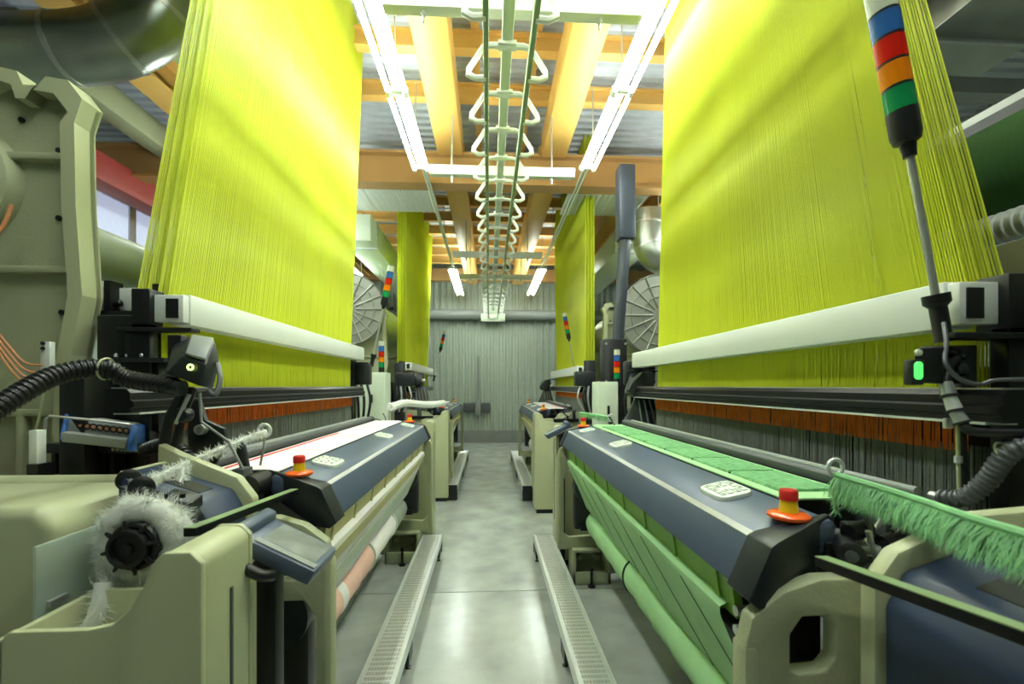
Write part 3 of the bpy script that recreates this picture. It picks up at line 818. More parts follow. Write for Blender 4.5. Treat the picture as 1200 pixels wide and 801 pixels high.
yarn_beam(LOOMS['RN'][1], 'green yarn beam behind the curtain of the green-towel loom', 1.5, 2.30, .20, 'green_yarn', .05, LEN - .1, (LEN - .05,))
yarn_beam(LOOMS['LN'][1], 'thin grey-green yarn beam behind the curtain of the white-cloth loom', 1.32, 2.06, .13, 'pale_green_paint', .16, LEN - .1, ())
yarn_beam(LOOMS['LF'][1], 'ribbed-flange yarn beam behind the far loom past the white cloth', 1.3, 2.45, .3, 'pale_green_paint', .06, LEN - .1, (-.08,))
yarn_beam(LOOMS['RF'][1], 'ribbed-flange yarn beam behind the far loom past the green towels', 1.5, 2.30, .3, 'spun_disc', .06, LEN - .1, (-.10,), .5)

# ================================================================== things around the near looms
def fibres(pts, n, ln, rad, spread, m, name, parent=None, down=0.6, kind='stuff'):
    """loose fibres growing from a path: thin three-sided spikes"""
    mb = MB(); pts = [Vector(p) for p in pts]
    for i in range(n):
        k = random.random() * (len(pts) - 1); a = int(k); p = pts[a].lerp(pts[min(a + 1, len(pts) - 1)], k - a)
        d = Vector((random.gauss(0, 1), random.gauss(0, 1), random.gauss(0, 1) )).normalized() * spread + Vector((0, 0, -down))
        d.normalize(); l = ln * random.uniform(.5, 1.2)
        q = p + d * l; mid = p + d * l * .5 + Vector((random.gauss(0, l * .07), random.gauss(0, l * .07), random.gauss(0, l * .05)))
        x = d.cross(Vector((.3, .5, .8))).normalized() * rad; y = d.cross(x).normalized() * rad
        o = len(mb.v)
        mb.v += [p + x, p - x * .5 + y * .87, p - x * .5 - y * .87, mid + x * .8, mid - x * .4 + y * .7, mid - x * .4 - y * .7, q]
        mb.f += [(o, o + 1, o + 4, o + 3), (o + 1, o + 2, o + 5, o + 4), (o + 2, o, o + 3, o + 5), (o + 3, o + 4, o + 6), (o + 4, o + 5, o + 6), (o + 5, o + 3, o + 6)]
    return obj(name, mb, m, parent, kind=kind)

def corrugated(pts, r, n=8, amp=.0035, seg=12, pitch=.012):
    path = spline(pts, n * 3); out = [path[0]]; acc = 0; step_ = pitch / 4
    # resample evenly
    res = []; carry = 0
    for a, b in zip(path, path[1:]):
        l = (b - a).length; t = carry
        while t < l: res.append(a.lerp(b, t / l)); t += step_
        carry = t - l
    rs = [r + (amp if (i // 2) % 2 else 0) for i in range(len(res))]
    return MB().tube(res, rs, seg)

# ---- waste bins
def bin_at(fr, u0, v0, label, wide=.34, deep=.17, ztop=1.16, rim=1.03):
    """open cream bin with a tall tower on its aisle side; u grows away from the aisle"""
    r = thing('waste_bin', fr.p(u0 + wide / 2, v0 + deep / 2, 0), label, 'bin')
    prof = [(0, .05), (0, ztop - .02), (.02, ztop), (.065, ztop), (.085, ztop - .02), (.10, ztop - .06), (.12, rim + .035), (.15, rim + .008), (.19, rim), (wide - .02, rim), (wide, rim - .02), (wide, .05)]
    fn = lambda a, b, t: fr.p(u0 + a, v0 + t, b)
    obj('front_wall', MB().prism(prof, fn, 0, .014), 'cream', r, bev=.004)
    pb = [(a, b + (.0 if a < .1 else 0)) for a, b in prof]
    obj('back_wall', MB().prism(pb, fn, deep - .014, deep), 'cream', r, bev=.004)
    tw = [(0, .05), (0, ztop - .02), (.02, ztop), (.065, ztop), (.085, ztop - .02), (.10, ztop - .06), (.12, rim + .035), (.12, .05)]
    obj('tower', MB().prism(tw, fn, .008, deep - .008), 'cream', r, bev=.012)
    g = MB(); fr.box(g, u0 + wide - .014, u0 + wide, v0, v0 + deep, .05, rim - .012); obj('side_wall', g, 'cream', r, bev=.004)
    g = MB(); fr.box(g, u0 + .1, u0 + wide - .01, v0 + .01, v0 + deep - .01, .60, .62); obj('bin_bottom', g, 'cream_cast', r)
    g = MB(); fr.box(g, u0 - .003, u0 + .004, v0 + deep * .5, v0 + deep * .5 + .007, .35, ztop - .1); obj('groove', g, 'dark_grey', r)
    g = MB(); fr.box(g, u0 + .02, u0 + wide - .02, v0 + .02, v0 + deep - .02, 0, .055); obj('plinth', g, 'black', r)
    return r
frL, frR, frLF, frRF = LOOMS['LN'][1], LOOMS['RN'][1], LOOMS['LF'][1], LOOMS['RF'][1]
bin_at(frL, -.03, -.62, 'large open cream waste bin catching white fluff')
bin_at(frL, -.04, LEN + .2, 'cream waste bin at the end of the white-cloth loom towards the far wall', deep=.2, ztop=1.14)
bin_at(frLF, -.02, -.36, 'cream waste bin before the far loom behind the white-cloth loom', deep=.24, ztop=1.14)
bin_at(frR, -.03, LEN + .3, 'cream waste bin at the end of the green-towel loom by the raised blue terminal', deep=.2, ztop=1.12)
bin_at(frRF, -.05, -.34, 'cream waste bin before the far loom behind the green-towel loom', deep=.26, ztop=1.14)

# ---- cream housing beside the near bin
def cream_housing():
    r = thing('selvedge_housing', (-1.2, 1.15, 0), 'rounded cream machine housing behind the open waste bin', 'housing')
    prof = [(-1.9, .05), (-1.9, 1.19), (-.97, 1.19), (-.93, 1.15), (-.93, .05)]
    obj('housing_body', MB().prism(prof, lambda a, b, t: Vector((a, t, b)), 1.0, 1.28), 'cream', r, bev=.035, seg=4)
    obj('back_shell', MB().box(-1.9, -1.0, 1.285, 1.34, .3, 1.2), 'cream', r, bev=.03, seg=3)
    obj('side_groove', MB().box(-.935, -.926, 1.02, 1.06, .6, 1.12), 'cream_cast', r, bev=.01)
    sh = thing('plastic_sheet', (-.88, .99, 1.0), 'clear plastic sheet beside the fluffy black wheel', 'sheet')
    obj('sheet_film', MB().box(-.905, -.899, .93, 1.07, .86, 1.13).box(-.899, -.82, 1.064, 1.07, .86, 1.15), 'clear_sheet', sh)
    obj('sheet_clip', MB().box(-.91, -.89, .95, .99, 1.0, 1.012), 'steel', sh)
cream_housing()

# ---- spiked wheel wrapped in white fluff
def fluff_wheel():
    c = W(152, 642, .93)
    r = thing('spiked_wheel', c, 'black spiked take-off wheel wrapped in white fluff above the waste bin', 'wheel')
    obj('hub', MB().lathe(c, (0, -1, 0), [(-.06, .03), (-.01, .036), (0, .04), (.012, .04), (.014, .032), (.004, .03), (.004, .012), (.008, .01)], 28), 'black', r)
    for k in range(8):
        t = 2 * PI * k / 8 + .2
        d = Vector((math.cos(t), 0, math.sin(t)))
        obj('spike', MB().tube([c + d * .032, c + d * .058], [.008, .003], 6), 'black', r)
    obj('rim', MB().tube([c + Vector((math.cos(2 * PI * k / 32) * .044, .012, math.sin(2 * PI * k / 32) * .044)) for k in range(32)], .008, 8, closed=True), 'black', r)
    obj('drum', MB().cyl(c + Vector((0, .02, 0)), c + Vector((.02, .14, .02)), .05, 28), 'dark_plastic', r)
    f = thing('fluff_bundle', c, 'thick white fibre fluff wound around the black wheel', 'fluff')
    for rr, n, l in ((.06, 3500, .036), (.075, 5000, .036), (.088, 4500, .034)):
        ring = [c + Vector((math.cos(2 * PI * k / 40) * rr, .03 + .03 * random.random(), math.sin(2 * PI * k / 40) * rr)) for k in range(41)]
        fibres(ring, n, l, .0006, 1.0, 'white_fibre', 'fibres', f, down=.25)
    mb = MB(); R_, r_ = .066, .030
    for i in range(36):
        for j in range(12):
            a_, b_ = 2 * PI * i / 36, 2 * PI * j / 12; q = r_ * random.uniform(.85, 1.15)
            mb.v.append(c + Vector(((R_ + q * math.cos(b_)) * math.cos(a_), .045 + q * math.sin(b_), (R_ + q * math.cos(b_)) * math.sin(a_))))
    mb.f = [(i * 12 + j, ((i + 1) % 36) * 12 + j, ((i + 1) % 36) * 12 + (j + 1) % 12, i * 12 + (j + 1) % 12) for i in range(36) for j in range(12)]
    obj('fluff_core', mb, 'white_fibre', f, angle=80)
    tail = spline([c + Vector((-.05, 0, -.07)), c + Vector((-.05, -.02, -.13)), c + Vector((-.075, -.03, -.18))], 6)
    obj('tail', MB().tube(tail, .016, 10), 'white_fibre', f)
    fibres(tail, 500, .035, .0009, 1.0, 'white_fibre', 'fibres', f, down=.4)
    top = spline([c + Vector((-.03, .05, .08)), W(150, 600, 1.0), W(160, 572, 1.05)], 6)
    obj('lead_in', MB().tube(top, .016, 10), 'white_fibre', f)
    fibres(top, 500, .03, .0009, 1.0, 'white_fibre', 'fibres', f, down=.2)
    # guide rollers and the black arm over the wheel
    a = thing('guide_roller', W(160, 566, 1.06), 'small black double roller guiding the white fringe onto the wheel', 'roller')
    for (x, y, d) in ((151, 562, 1.09), (166, 571, 1.04)):
        obj('roller', MB().lathe(W(x, y, d), (.6, -.8, 0), [(-.012, .02), (-.008, .026), (.008, .026), (.012, .02)], 20), 'black', a)
    obj('roller_pin', MB().cyl(W(148, 560, 1.1), W(175, 576, 1.02), .006, 8), 'steel', a)
    obj('arm', MB().tube([W(172, 573, 1.03), W(196, 582, 1.0)], .006, 8), 'black', a)
    m = MB(); q = [W(186, 582, .98), W(222, 590, 1.0), W(222, 604, 1.0), W(186, 598, .98)]
    m.hexa(q, [p + Vector((0, .05, .01)) for p in q]); obj('arm_head', m, 'black', a, bev=.004)
    for x in (196, 214): obj('screw', MB().cyl(W(x, 583, .985), W(x, 578, .985), .006, 8), 'black_metal', a)
    g = thing('wheel_guard', W(205, 605, 1.02), 'curved black guard beside the fluffy wheel', 'guard')
    obj('guard_arc', MB().tube(spline([W(160, 605, 1.0), W(178, 596, 1.03), W(200, 598, 1.05), W(218, 612, 1.05), W(226, 632, 1.03)], 6), .013, 10), 'black', g)
fluff_wheel()

# ---- white fringe rope from the ring to the rollers
def fringe(path, label, m, n, ln, down, core, spread=1.0):
    pts = spline(path, 10)
    r = thing('selvedge_fringe', pts[len(pts) // 2], label, 'fringe')
    obj('cord_core', MB().tube(pts, core, 8), m, r)
    fibres(pts, n, ln, .0010, spread, m, 'fibres', r, down=down)
    return r
fringe([W(311, 505, 1.5), W(265, 523, 1.36), W(215, 544, 1.22), W(178, 562, 1.1), W(160, 570, 1.05)], 'fluffy white selvedge fringe leading from a ring to the wheel', 'white_fibre', 3200, .026, .5, .007)
fringe([W(215, 547, 1.2), W(212, 562, 1.17), W(203, 575, 1.14)], 'loose white fluff hanging from the white selvedge fringe', 'white_fibre', 400, .028, .9, .004)
fringe([W(980, 556, 1.0), W(1035, 572, .90), W(1085, 588, .80), W(1140, 607, .68), W(1260, 642, .54)], 'green selvedge fringe hanging over the end of the green-towel loom', 'green_fibre', 6500, .062, 2.0, .007, 1.0)
fringe([W(981, 556, 1.0), W(978, 575, 1.0), W(980, 600, 1.0)], 'green thread tail hanging from the steel ring', 'green_fibre', 120, .02, 1.5, .003)

def ring(c, rad, foot, label):
    r = thing('guide_ring', c, label, 'ring')
    obj('ring_loop', MB().tube([c + Vector((math.cos(2 * PI * k / 28) * rad, .0, math.sin(2 * PI * k / 28) * rad)) for k in range(28)], rad * .28, 8, closed=True), 'aluminium', r)
    obj('ring_stem', MB().tube(spline([c - Vector((0, 0, rad)), (c + foot) / 2 + Vector((.004, 0, 0)), foot], 6), .004, 8), 'steel', r)
ring(W(310, 504, 1.52), .020, W(305, 545, 1.5), 'steel ring that threads the white fringe beside the white cloth')
ring(W(979, 547, 1.01), .017, W(985, 590, 1.02), 'steel ring that threads the green fringe')
ring(W(456, 476, 3.5), .022, W(456, 492, 3.5), 'small pale ring at the end of the white cloth towards the far wall')
ring(W(716, 489, 3.3), .022, W(716, 502, 3.3), 'small pale ring at the end of the green cloth towards the far wall')
fringe([W(716, 489, 3.3), W(700, 486, 3.5), W(680, 483, 3.75)], 'short green fringe at the end of the green cloth towards the far wall', 'green_fibre', 900, .05, 1.6, .008)
fringe([W(457, 477, 3.5), W(475, 472, 3.8), W(500, 474, 4.1), W(520, 472, 4.6)], 'white fluffy fringe at the end of the white cloth towards the far wall', 'white_fibre', 1400, .05, .4, .03)

# ---- operator terminal on a black post
def terminal(A0, A1, depth, label, post_z=0.0, post=True):
    """A0: upper far corner, A1: lower corner at the aisle side (world points); the slab runs depth towards the camera"""
    A0 = Vector(A0); A1 = Vector(A1); dv = Vector((0, -depth, 0)); a = (A1 - A0).normalized(); n = a.cross(Vector((0, 1, 0))).normalized()
    if n.z < 0: n = -n
    r = thing('operator_terminal', ((A0 + A1) / 2 + dv / 2).to_tuple()[:2] + (0,), label, 'terminal')
    th = .036
    q = [A0, A1, A1 + dv, A0 + dv]
    obj('terminal_body', MB().hexa([p - n * th for p in q], q), 'navy', r, bev=.007)
    w_ = (A1 - A0).length
    P = lambda s, t, h: A0 + a * (w_ * s) + dv * t + n * h
    obj('screen', MB().hexa([P(.28, .10, .0), P(.93, .10, .0), P(.93, .80, .0), P(.28, .80, .0)], [P(.28, .10, .002), P(.93, .10, .002), P(.93, .80, .002), P(.28, .80, .002)]), 'screen', r)
    obj('bezel', MB().hexa([P(.24, .82, 0), P(.97, .82, 0), P(.97, .95, 0), P(.24, .95, 0)], [P(.24, .82, .003), P(.97, .82, .003), P(.97, .95, .003), P(.24, .95, .003)]), 'grey_paint', r)
    obj('hood', MB().hexa([P(-.06, -.02, -.02), P(.18, -.02, -.02), P(.18, 1.02, -.02), P(-.06, 1.02, -.02)], [P(-.02, 0, .018), P(.12, 0, .018), P(.12, 1.0, .018), P(-.02, 1.0, .018)]), 'navy', r, bev=.008)
    obj('grip', MB().tube(spline([P(.0, 1.05, -.03), P(.12, 1.2, -.035), P(.5, 1.22, -.038), P(.62, 1.05, -.04)], 6), .012, 12), 'black', r)
    c = P(.35, .5, -th)
    if post:
        obj('post', MB().box(c.x - .022, c.x + .022, c.y - .022, c.y + .022, 0.0, c.z + .01), 'black', r, bev=.004)
        obj('post_base', MB().box(c.x - .07, c.x + .07, c.y - .07, c.y + .07, 0.0, .015), 'black', r, bev=.004)
    return r, c
tA0, tA1 = W(312, 601, 1.10), W(396, 641, 1.10)
trm, tc = terminal(tA0, tA1, .145, 'navy operator terminal with a grey screen on a black post beside the large waste bin')
cb = thing('post_cable', tc, 'black cable curling down the terminal post', 'cable')
obj('cable_run', MB().tube(spline([tc + Vector((-.02, -.02, -.02)), tc + Vector((-.09, -.03, -.12)), tc + Vector((-.06, -.05, -.28)), tc + Vector((-.03, -.04, -.6)), (tc.x - .03, tc.y - .04, 0.01)], 8), .006, 8), 'rubber', cb)
A1 = frR.p(-.13, LEN + .30, 1.07); A0 = frR.p(.05, LEN + .30, 1.16)
terminal(A0, A1, .14, 'navy operator terminal tilted on a thin black post at the end of the green-towel loom')
A1 = frLF.p(-.14, -.28, 1.09); A0 = frLF.p(.02, -.28, 1.15)

# ---- long bars beside the looms
def bar(a, b, label, lit=True):
    r = thing('guard_bar', (a + b) / 2, label, 'bar')
    a = Vector(a); b = Vector(b); s_ = Vector((.012, 0, 0)); h = Vector((0, 0, .017))
    obj('bar_body', MB().hexa([a - s_ - h, a + s_ - h, b + s_ - h, b - s_ - h], [a - s_, a + s_, b + s_, b - s_]), 'black_metal', r)
    obj('bar_green_light', MB().hexa([a - s_, a + s_, b + s_, b - s_], [a - s_ + h * .1, a + s_ + h * .1, b + s_ + h * .1, b - s_ + h * .1]), 'green_rail', r)  # green strip paints the green light lying on the bar
bar(W(345, 573, 1.38), W(222, 619, .93), 'flat black bar with green light painted on top, from the white-cloth loom to the waste bin')
bar(W(962, 652, .83), W(1260, 757, .49), 'flat black bar with green light painted on top, crossing the navy end housing')

# ================================================================== signal towers (fixed to the looms)
signal_tower(W(1100, 365, 1.02), W(1030, -12, 1.02), 0, LOOMS['RN'][0])
signal_tower(W(437, 420, 3.9), W(459, 311, 3.9), 0, LOOMS['LN'][0])
signal_tower(W(447, 470, 5.2), W(447, 399, 5.2), 0, LOOMS['LF'][0], 1.1)
signal_tower(W(509, 442, 8.0), W(521, 388, 8.0), 0, LOOMS['LF'][0])
signal_tower(W(674, 437, 5.9), W(661, 366, 5.9), 0, LOOMS['RF'][0])
signal_tower(W(723, 470, 4.3), W(723, 409, 4.3), 0, LOOMS['RN'][0])

def hull(pts):
    bm = bmesh.new()
    for p in pts: bm.verts.new(p)
    res = bmesh.ops.convex_hull(bm, input=bm.verts)
    bmesh.ops.delete(bm, geom=[e for e in res['geom_interior'] if isinstance(e, bmesh.types.BMVert)], context='VERTS')
    bmesh.ops.dissolve_limit(bm, angle_limit=.06, verts=bm.verts, edges=bm.edges)
    bm.verts.index_update(); mb = MB()
    mb.add([v.co.copy() for v in bm.verts], [tuple(v.index for v in f.verts) for f in bm.faces]); bm.free()
    return mb
def wbox(x0, y0, x1, y1, d0, d1):
    """hull of a box-like thing: photo rectangle at depth d0, carried back to depth d1 straight along the aisle"""
    q = [W(x0, y0, d0), W(x1, y0, d0), W(x1, y1, d0), W(x0, y1, d0)]
    return MB().hexa([p + Vector((0, d1 - d0, 0)) for p in q], q)

# ---- black sensor head on the left with its arm
def left_sensor():
    r = thing('weft_sensor', W(222, 425, 1.22), 'black angular sensor head with a glowing ring on an arm beside the white-cloth loom', 'sensor')
    obj('head_shell', hull([W(193, 437, 1.18), W(213, 418, 1.18), W(241, 426, 1.18), W(234, 452, 1.18), W(222, 394, 1.28), W(252, 398, 1.28), W(258, 424, 1.30), W(250, 456, 1.24), W(202, 404, 1.30), W(208, 440, 1.32)]), 'dark_plastic', r, bev=.006, seg=3)
    obj('top_plate', hull([W(216, 415.5, 1.184), W(240, 423, 1.184), W(224, 394, 1.272), W(250, 398, 1.272), W(217, 413, 1.176), W(241, 420, 1.176), W(225, 391, 1.264), W(251, 395, 1.264)]), 'grey_paint', r, bev=.003)
    c = W(223, 430, 1.172)
    obj('status_ring', MB().tube([c + Vector((math.cos(2 * PI * k / 20) * .007, 0, math.sin(2 * PI * k / 20) * .007)) for k in range(20)], .0022, 6, closed=True), 'led_ring', r)
    obj('back_plate', wbox(196, 392, 212, 440, 1.29, 1.32), 'black', r, bev=.004)
    obj('arm', MB().tube([W(226, 455, 1.24), W(214, 487, 1.25), W(205, 520, 1.25)], .011, 10), 'black_metal', r)
    obj('arm', MB().tube([W(216, 458, 1.26), W(198, 490, 1.27), W(192, 520, 1.27)], .014, 10), 'black', r)
    obj('arm_rod', MB().tube([W(222, 462, 1.22), W(206, 496, 1.22)], .005, 8), 'steel', r)
    obj('joint', MB().lathe(W(214, 486, 1.23), (0, -1, 0), [(-.02, .02), (.0, .022), (.012, .018)], 18), 'dark_plastic', r)
    obj('cable_loop', MB().tube(spline([W(255, 425, 1.26), W(258, 445, 1.24), W(252, 462, 1.22), W(243, 458, 1.22)], 6), .007, 8), 'grey_hose', r)
    h = thing('corrugated_hose', W(100, 430, 1.1), 'thick black corrugated hose arching to the black sensor head', 'hose')
    obj('hose_run', corrugated([W(-40, 505, .92), W(20, 463, 1.0), W(70, 438, 1.08), W(122, 431, 1.15), W(150, 444, 1.18), W(206, 452, 1.2)], .021), 'rubber', h)
    obj('hose_coupling', MB().tube([W(196, 451, 1.2), W(214, 455, 1.2)], .022, 14), 'dark_plastic', h)
    cc = W(124, 432, 1.15)
    obj('hose_tie', MB().tube([cc + Vector((.004 * math.sin(t), math.cos(t) * .027, math.sin(t) * .027)) for t in [2 * PI * k / 20 for k in range(20)]], .003, 6, closed=True), 'cream', h)
    h = thing('corrugated_hose', W(190, 525, 1.3), 'short black corrugated hose behind the white fringe', 'hose')
    obj('hose_run', corrugated([W(168, 527, 1.34), W(190, 521, 1.32), W(212, 528, 1.3), W(224, 548, 1.28)], .017), 'rubber', h)
left_sensor()

def left_bracket():
    r = thing('bracket_plate', W(255, 520, 1.35), 'black cranked bracket plate with a steel rod beside the sensor arm', 'bracket')
    obj('plate', MB().prism([(218, 470), (232, 468), (240, 492), (262, 502), (266, 520), (240, 560), (222, 540)], lambda a, b, t: W(a, b, 1.38) + Vector((0, t, 0)), 0, .02), 'black', r, bev=.003)
    obj('bent_rod', MB().tube([W(234, 460, 1.36), W(236, 494, 1.36), W(268, 517, 1.36), W(285, 550, 1.36)], .0045, 8), 'grey_paint', r)
    obj('pivot', MB().lathe(W(236, 503, 1.37), (0, -1, 0), [(-.01, .016), (.012, .016), (.014, .01), (.004, .009)], 18), 'steel', r)
    p = thing('link_arm', W(286, 555, 1.42), 'black pivoted link arm with a round motor beside the bent rod', 'arm')
    obj('link', MB().prism([(275, 520), (284, 518), (290, 548), (284, 572), (272, 570), (280, 548)], lambda a, b, t: W(a, b, 1.40) + Vector((0, t, 0)), 0, .02), 'dark_plastic', p, bev=.003)
    obj('motor', MB().lathe(W(290, 571, 1.36), (0, -1, 0), [(-.1, .036), (0, .036), (.004, .03), (.004, .01)], 22), 'black', p)
    obj('motor_bracket', wbox(278, 578, 302, 598, 1.38, 1.42), 'dark_plastic', p, bev=.004)
left_bracket()

def temple(fr, v, label, seed, n=16, sgn=1, scale=1.0):
    """the small mechanics between cloth edge and housing: blocks, rods, rollers, wires"""
    rnd = random.Random(seed)
    r = thing('temple_unit', fr.p(.32, v, 1.1), label, 'mechanism')
    obj('base_plate', fr.box(MB(), .2, .5, v - .11, v + .05, 1.02, 1.06), 'black_metal', r, bev=.004)
    for k in range(n):
        u = rnd.uniform(.22, .46); vv = v + rnd.uniform(-.1, .03); z = 1.06; a, b, h = rnd.uniform(.012, .03), rnd.uniform(.012, .03), rnd.uniform(.03, .14)
        m = rnd.choice(['black', 'dark_plastic', 'black_metal', 'steel', 'dark_grey'])
        if k % 3 == 0: obj('block', fr.box(MB(), u - a, u + a, vv - b, vv + b, z, z + h), m, r, bev=.004)
        elif k % 3 == 1: obj('roller', MB().lathe(fr.p(u, vv, z + h * .6), (1, .3, .1), [(-a, .008), (-a, .018), (a, .018), (a, .008)], 16), m, r)
        else: obj('rod', MB().cyl(fr.p(u, vv, z), fr.p(u + rnd.uniform(-.05, .05), vv + rnd.uniform(-.03, .03), z + h), .006, 8), 'steel', r)
    for k in range(10):
        p0 = Vector((rnd.uniform(.22, .4), v + rnd.uniform(-.1, .04), 1.06 + rnd.uniform(.02, .06)))
        pts = [p0]
        for q in range(3): pts.append(pts[-1] + Vector((rnd.uniform(-.05, .06), rnd.uniform(-.05, .05), rnd.uniform(-.03, .06))))
        obj('wire', MB().tube(spline([fr.p(*p) for p in pts], 5), .0035, 6), 'rubber', r)
temple(frL, .0, 'dark temple mechanism of rods and rollers at the near edge of the white cloth', 3)
temple(frR, .0, 'dark temple mechanism of rods and rollers at the near edge of the green towels', 5)
temple(frL, LEN - .02, 'black tangle of wires at the edge of the white cloth towards the far wall', 8)
temple(frR, LEN - .02, 'black tangle of wires at the edge of the green towels towards the far wall', 9)
temple(frLF, .0, 'dark mechanism at the end of the far loom behind the white-cloth loom', 10, 10)
temple(frRF, .0, 'dark mechanism at the end of the far loom behind the green-towel loom', 11, 10)

def motor(c, label):
    r = thing('small_motor', c, label, 'motor')
    ax = (-.45, -.85, 0)
    obj('motor_body', MB().lathe(c, ax, [(-.05, .022), (0, .026), (.03, .026), (.034, .02)], 22), 'black', r)
    obj('motor_face', MB().lathe(Vector(c) + Vector(ax).normalized() * .034, ax, [(0, .012), (.004, .012), (.006, .005)], 14), 'dark_grey', r)
    obj('mount', MB().box(c[0] - .03, c[0] + .03, c[1] + .02, c[1] + .05, c[2] - .07, c[2] + .01), 'black', r, bev=.004)
motor(W(993, 645, .93), 'small round black motor between the end cap and the navy housing')
ru = thing('grip_rod', W(1018, 615, .95), 'slim upright black rod beside the hanging green fringe', 'rod')
obj('rod', MB().tube([W(1014, 590, .95), W(1020, 625, .95), W(1021, 650, .95)], .006, 8), 'grey_hose', ru)
obj('rod_foot', wbox(1008, 640, 1034, 652, .93, .97), 'steel', ru, bev=.003)

# ---- yarn guide unit with eight eyelets
def yarn_unit():
    r = thing('yarn_guide', W(115, 505, 1.38), 'grey yarn guide block with blue ends and eight eyelets', 'yarn guide')
    a, b = W(78, 503, 1.36), W(156, 512, 1.42); ax = (b - a).normalized(); up = Vector((0, 0, 1)); n = ax.cross(up).normalized()
    if n.y > 0: n = -n
    L = (b - a).length; P = lambda s, h, o: a + ax * (L * s) + up * h + n * o
    def bar_(s0, s1, pr, m, name, bv=.004):
        return obj(name, MB().hexa([P(s0, *p) for p in pr], [P(s1, *p) for p in pr]), m, r, bev=bv)
    bar_(.0, 1., [(-.005, .0), (.042, -.012), (.042, -.06), (-.005, -.06)], 'unit_grey', 'upper_body')
    bar_(.0, .95, [(-.035, .03), (-.005, .035), (-.002, -.05), (-.035, -.05)], 'unit_grey', 'lower_body')
    bar_(-.06, .0, [(-.03, .02), (.046, -.008), (.046, -.06), (-.03, -.06)], 'unit_blue', 'end_block')
    bar_(.96, 1.08, [(-.04, .036), (.038, .0), (.038, -.06), (-.04, -.06)], 'unit_blue', 'end_block')
    for k in range(8):
        c = P(.2 + k * .1, .018, .002)
        o = obj('eyelet', MB().tube([c + ax * (math.cos(t) * .0085) + up * (math.sin(t) * .0085) for t in [2 * PI * q / 18 for q in range(18)]], .0022, 6, closed=True), 'black', r)
        obj('eyelet_core', MB().lathe(c, n, [(-.01, .004), (.002, .004)], 10), 'copper_cable', o)
    obj('support_rail', wbox(48, 520, 205, 531, 1.42, 1.47), 'black', r, bev=.003)
    for x in (60, 120, 128): obj('support_leg', wbox(x, 530, x + 5, 556, 1.43, 1.46), 'black', r)
    for k in range(8): obj('button', MB().lathe(W(134 + k * 5, 526 + k * .3, 1.415), (0, -1, 0), [(0, .005), (.006, .005)], 10), 'cream', r)
    w_ = thing('wire_guard', W(60, 510, 1.4), 'bent steel wire guard around the yarn guide', 'wire')
    obj('wire', MB().tube([W(50, 532, 1.34), W(54, 490, 1.34), W(58, 487, 1.34), W(100, 491, 1.37), W(152, 497, 1.42)], .004, 8), 'steel', w_)
    k = thing('wire_guard', W(40, 520, 1.3), 'small white upright bracket before the cast frame', 'bracket')
    obj('strip', wbox(33, 504, 43, 546, 1.3, 1.33), 'white_paint', k, bev=.003)
    obj('strip_foot', wbox(31, 544, 44, 560, 1.29, 1.34), 'black', k)
yarn_unit()

# ---- black boxes and the beam stub by the cast frame
def left_boxes():
    r = thing('black_cabinet', W(142, 420, 1.5), 'tall black box standing between the cast frame and the yellow cords', 'box')
    obj('upper_box', wbox(113, 369, 170, 421, 1.50, 1.58), 'black', r, bev=.005)
    obj('lower_box', wbox(108, 421, 186, 506, 1.50, 1.60), 'black', r, bev=.005)
    obj('ledge', wbox(124, 419, 192, 424, 1.46, 1.6), 'dark_plastic', r)
    for x in (136, 149, 166): obj('knob', MB().lathe(W(x, 418, 1.48), (0, 0, 1), [(0, .006), (.008, .006), (.012, .003)], 10), 'steel', r)
    s_ = thing('beam_stub', W(140, 350, 1.6), 'short white profile with black end clamps beside the cast frame', 'bracket')
    obj('profile', wbox(122, 337, 178, 364, 1.62, 1.72), 'white_paint', s_, bev=.004)
    obj('clamp', wbox(121, 328, 129, 367, 1.58, 1.64), 'black', s_, bev=.003)
    obj('clamp', wbox(178, 332, 186, 369, 1.58, 1.66), 'black', s_, bev=.003)
    obj('end_profile', wbox(105, 329, 120, 365, 1.6, 1.7), 'white_paint', s_, bev=.004)
    obj('shelf', wbox(105, 364, 196, 369, 1.56, 1.72), 'black', s_)
    obj('valve', MB().lathe(W(135, 356, 1.6), (1, 0, .2), [(-.02, .012), (.02, .012), (.024, .007)], 12), 'black', s_)
    c = thing('orange_cable', W(20, 410, 1.35), 'bundle of thin copper-coloured cables drooping over the cast frame', 'cable')
    for k in range(4):
        obj('strand', MB().tube(spline([W(-12, 378 + k * 5, 1.36), W(6, 400 + k * 8, 1.38), W(28, 424 + k * 8, 1.4), W(50, 428 + k * 9, 1.41)], 8), .0035, 8), 'copper_cable', c)
    obj('upper_strand', MB().tube(spline([W(-5, 275, 1.4), W(5, 262, 1.41), W(14, 240, 1.42)], 6), .006, 8), 'copper_cable', c)
    k = thing('cable_bracket', W(52, 425, 1.4), 'slim white cable bracket screwed to the cast frame', 'bracket')
    obj('strip', wbox(47, 400, 58, 440, 1.41, 1.43), 'white_paint', k, bev=.002)
    for y in (402, 408): obj('screw', MB().cyl(W(50, y, 1.405), W(50, y, 1.42), .006, 10), 'black', k)
    obj('tail_tube', MB().tube([W(52, 440, 1.42), W(48, 480, 1.42), W(42, 505, 1.42)], .004, 6), 'cream', k)
left_boxes()

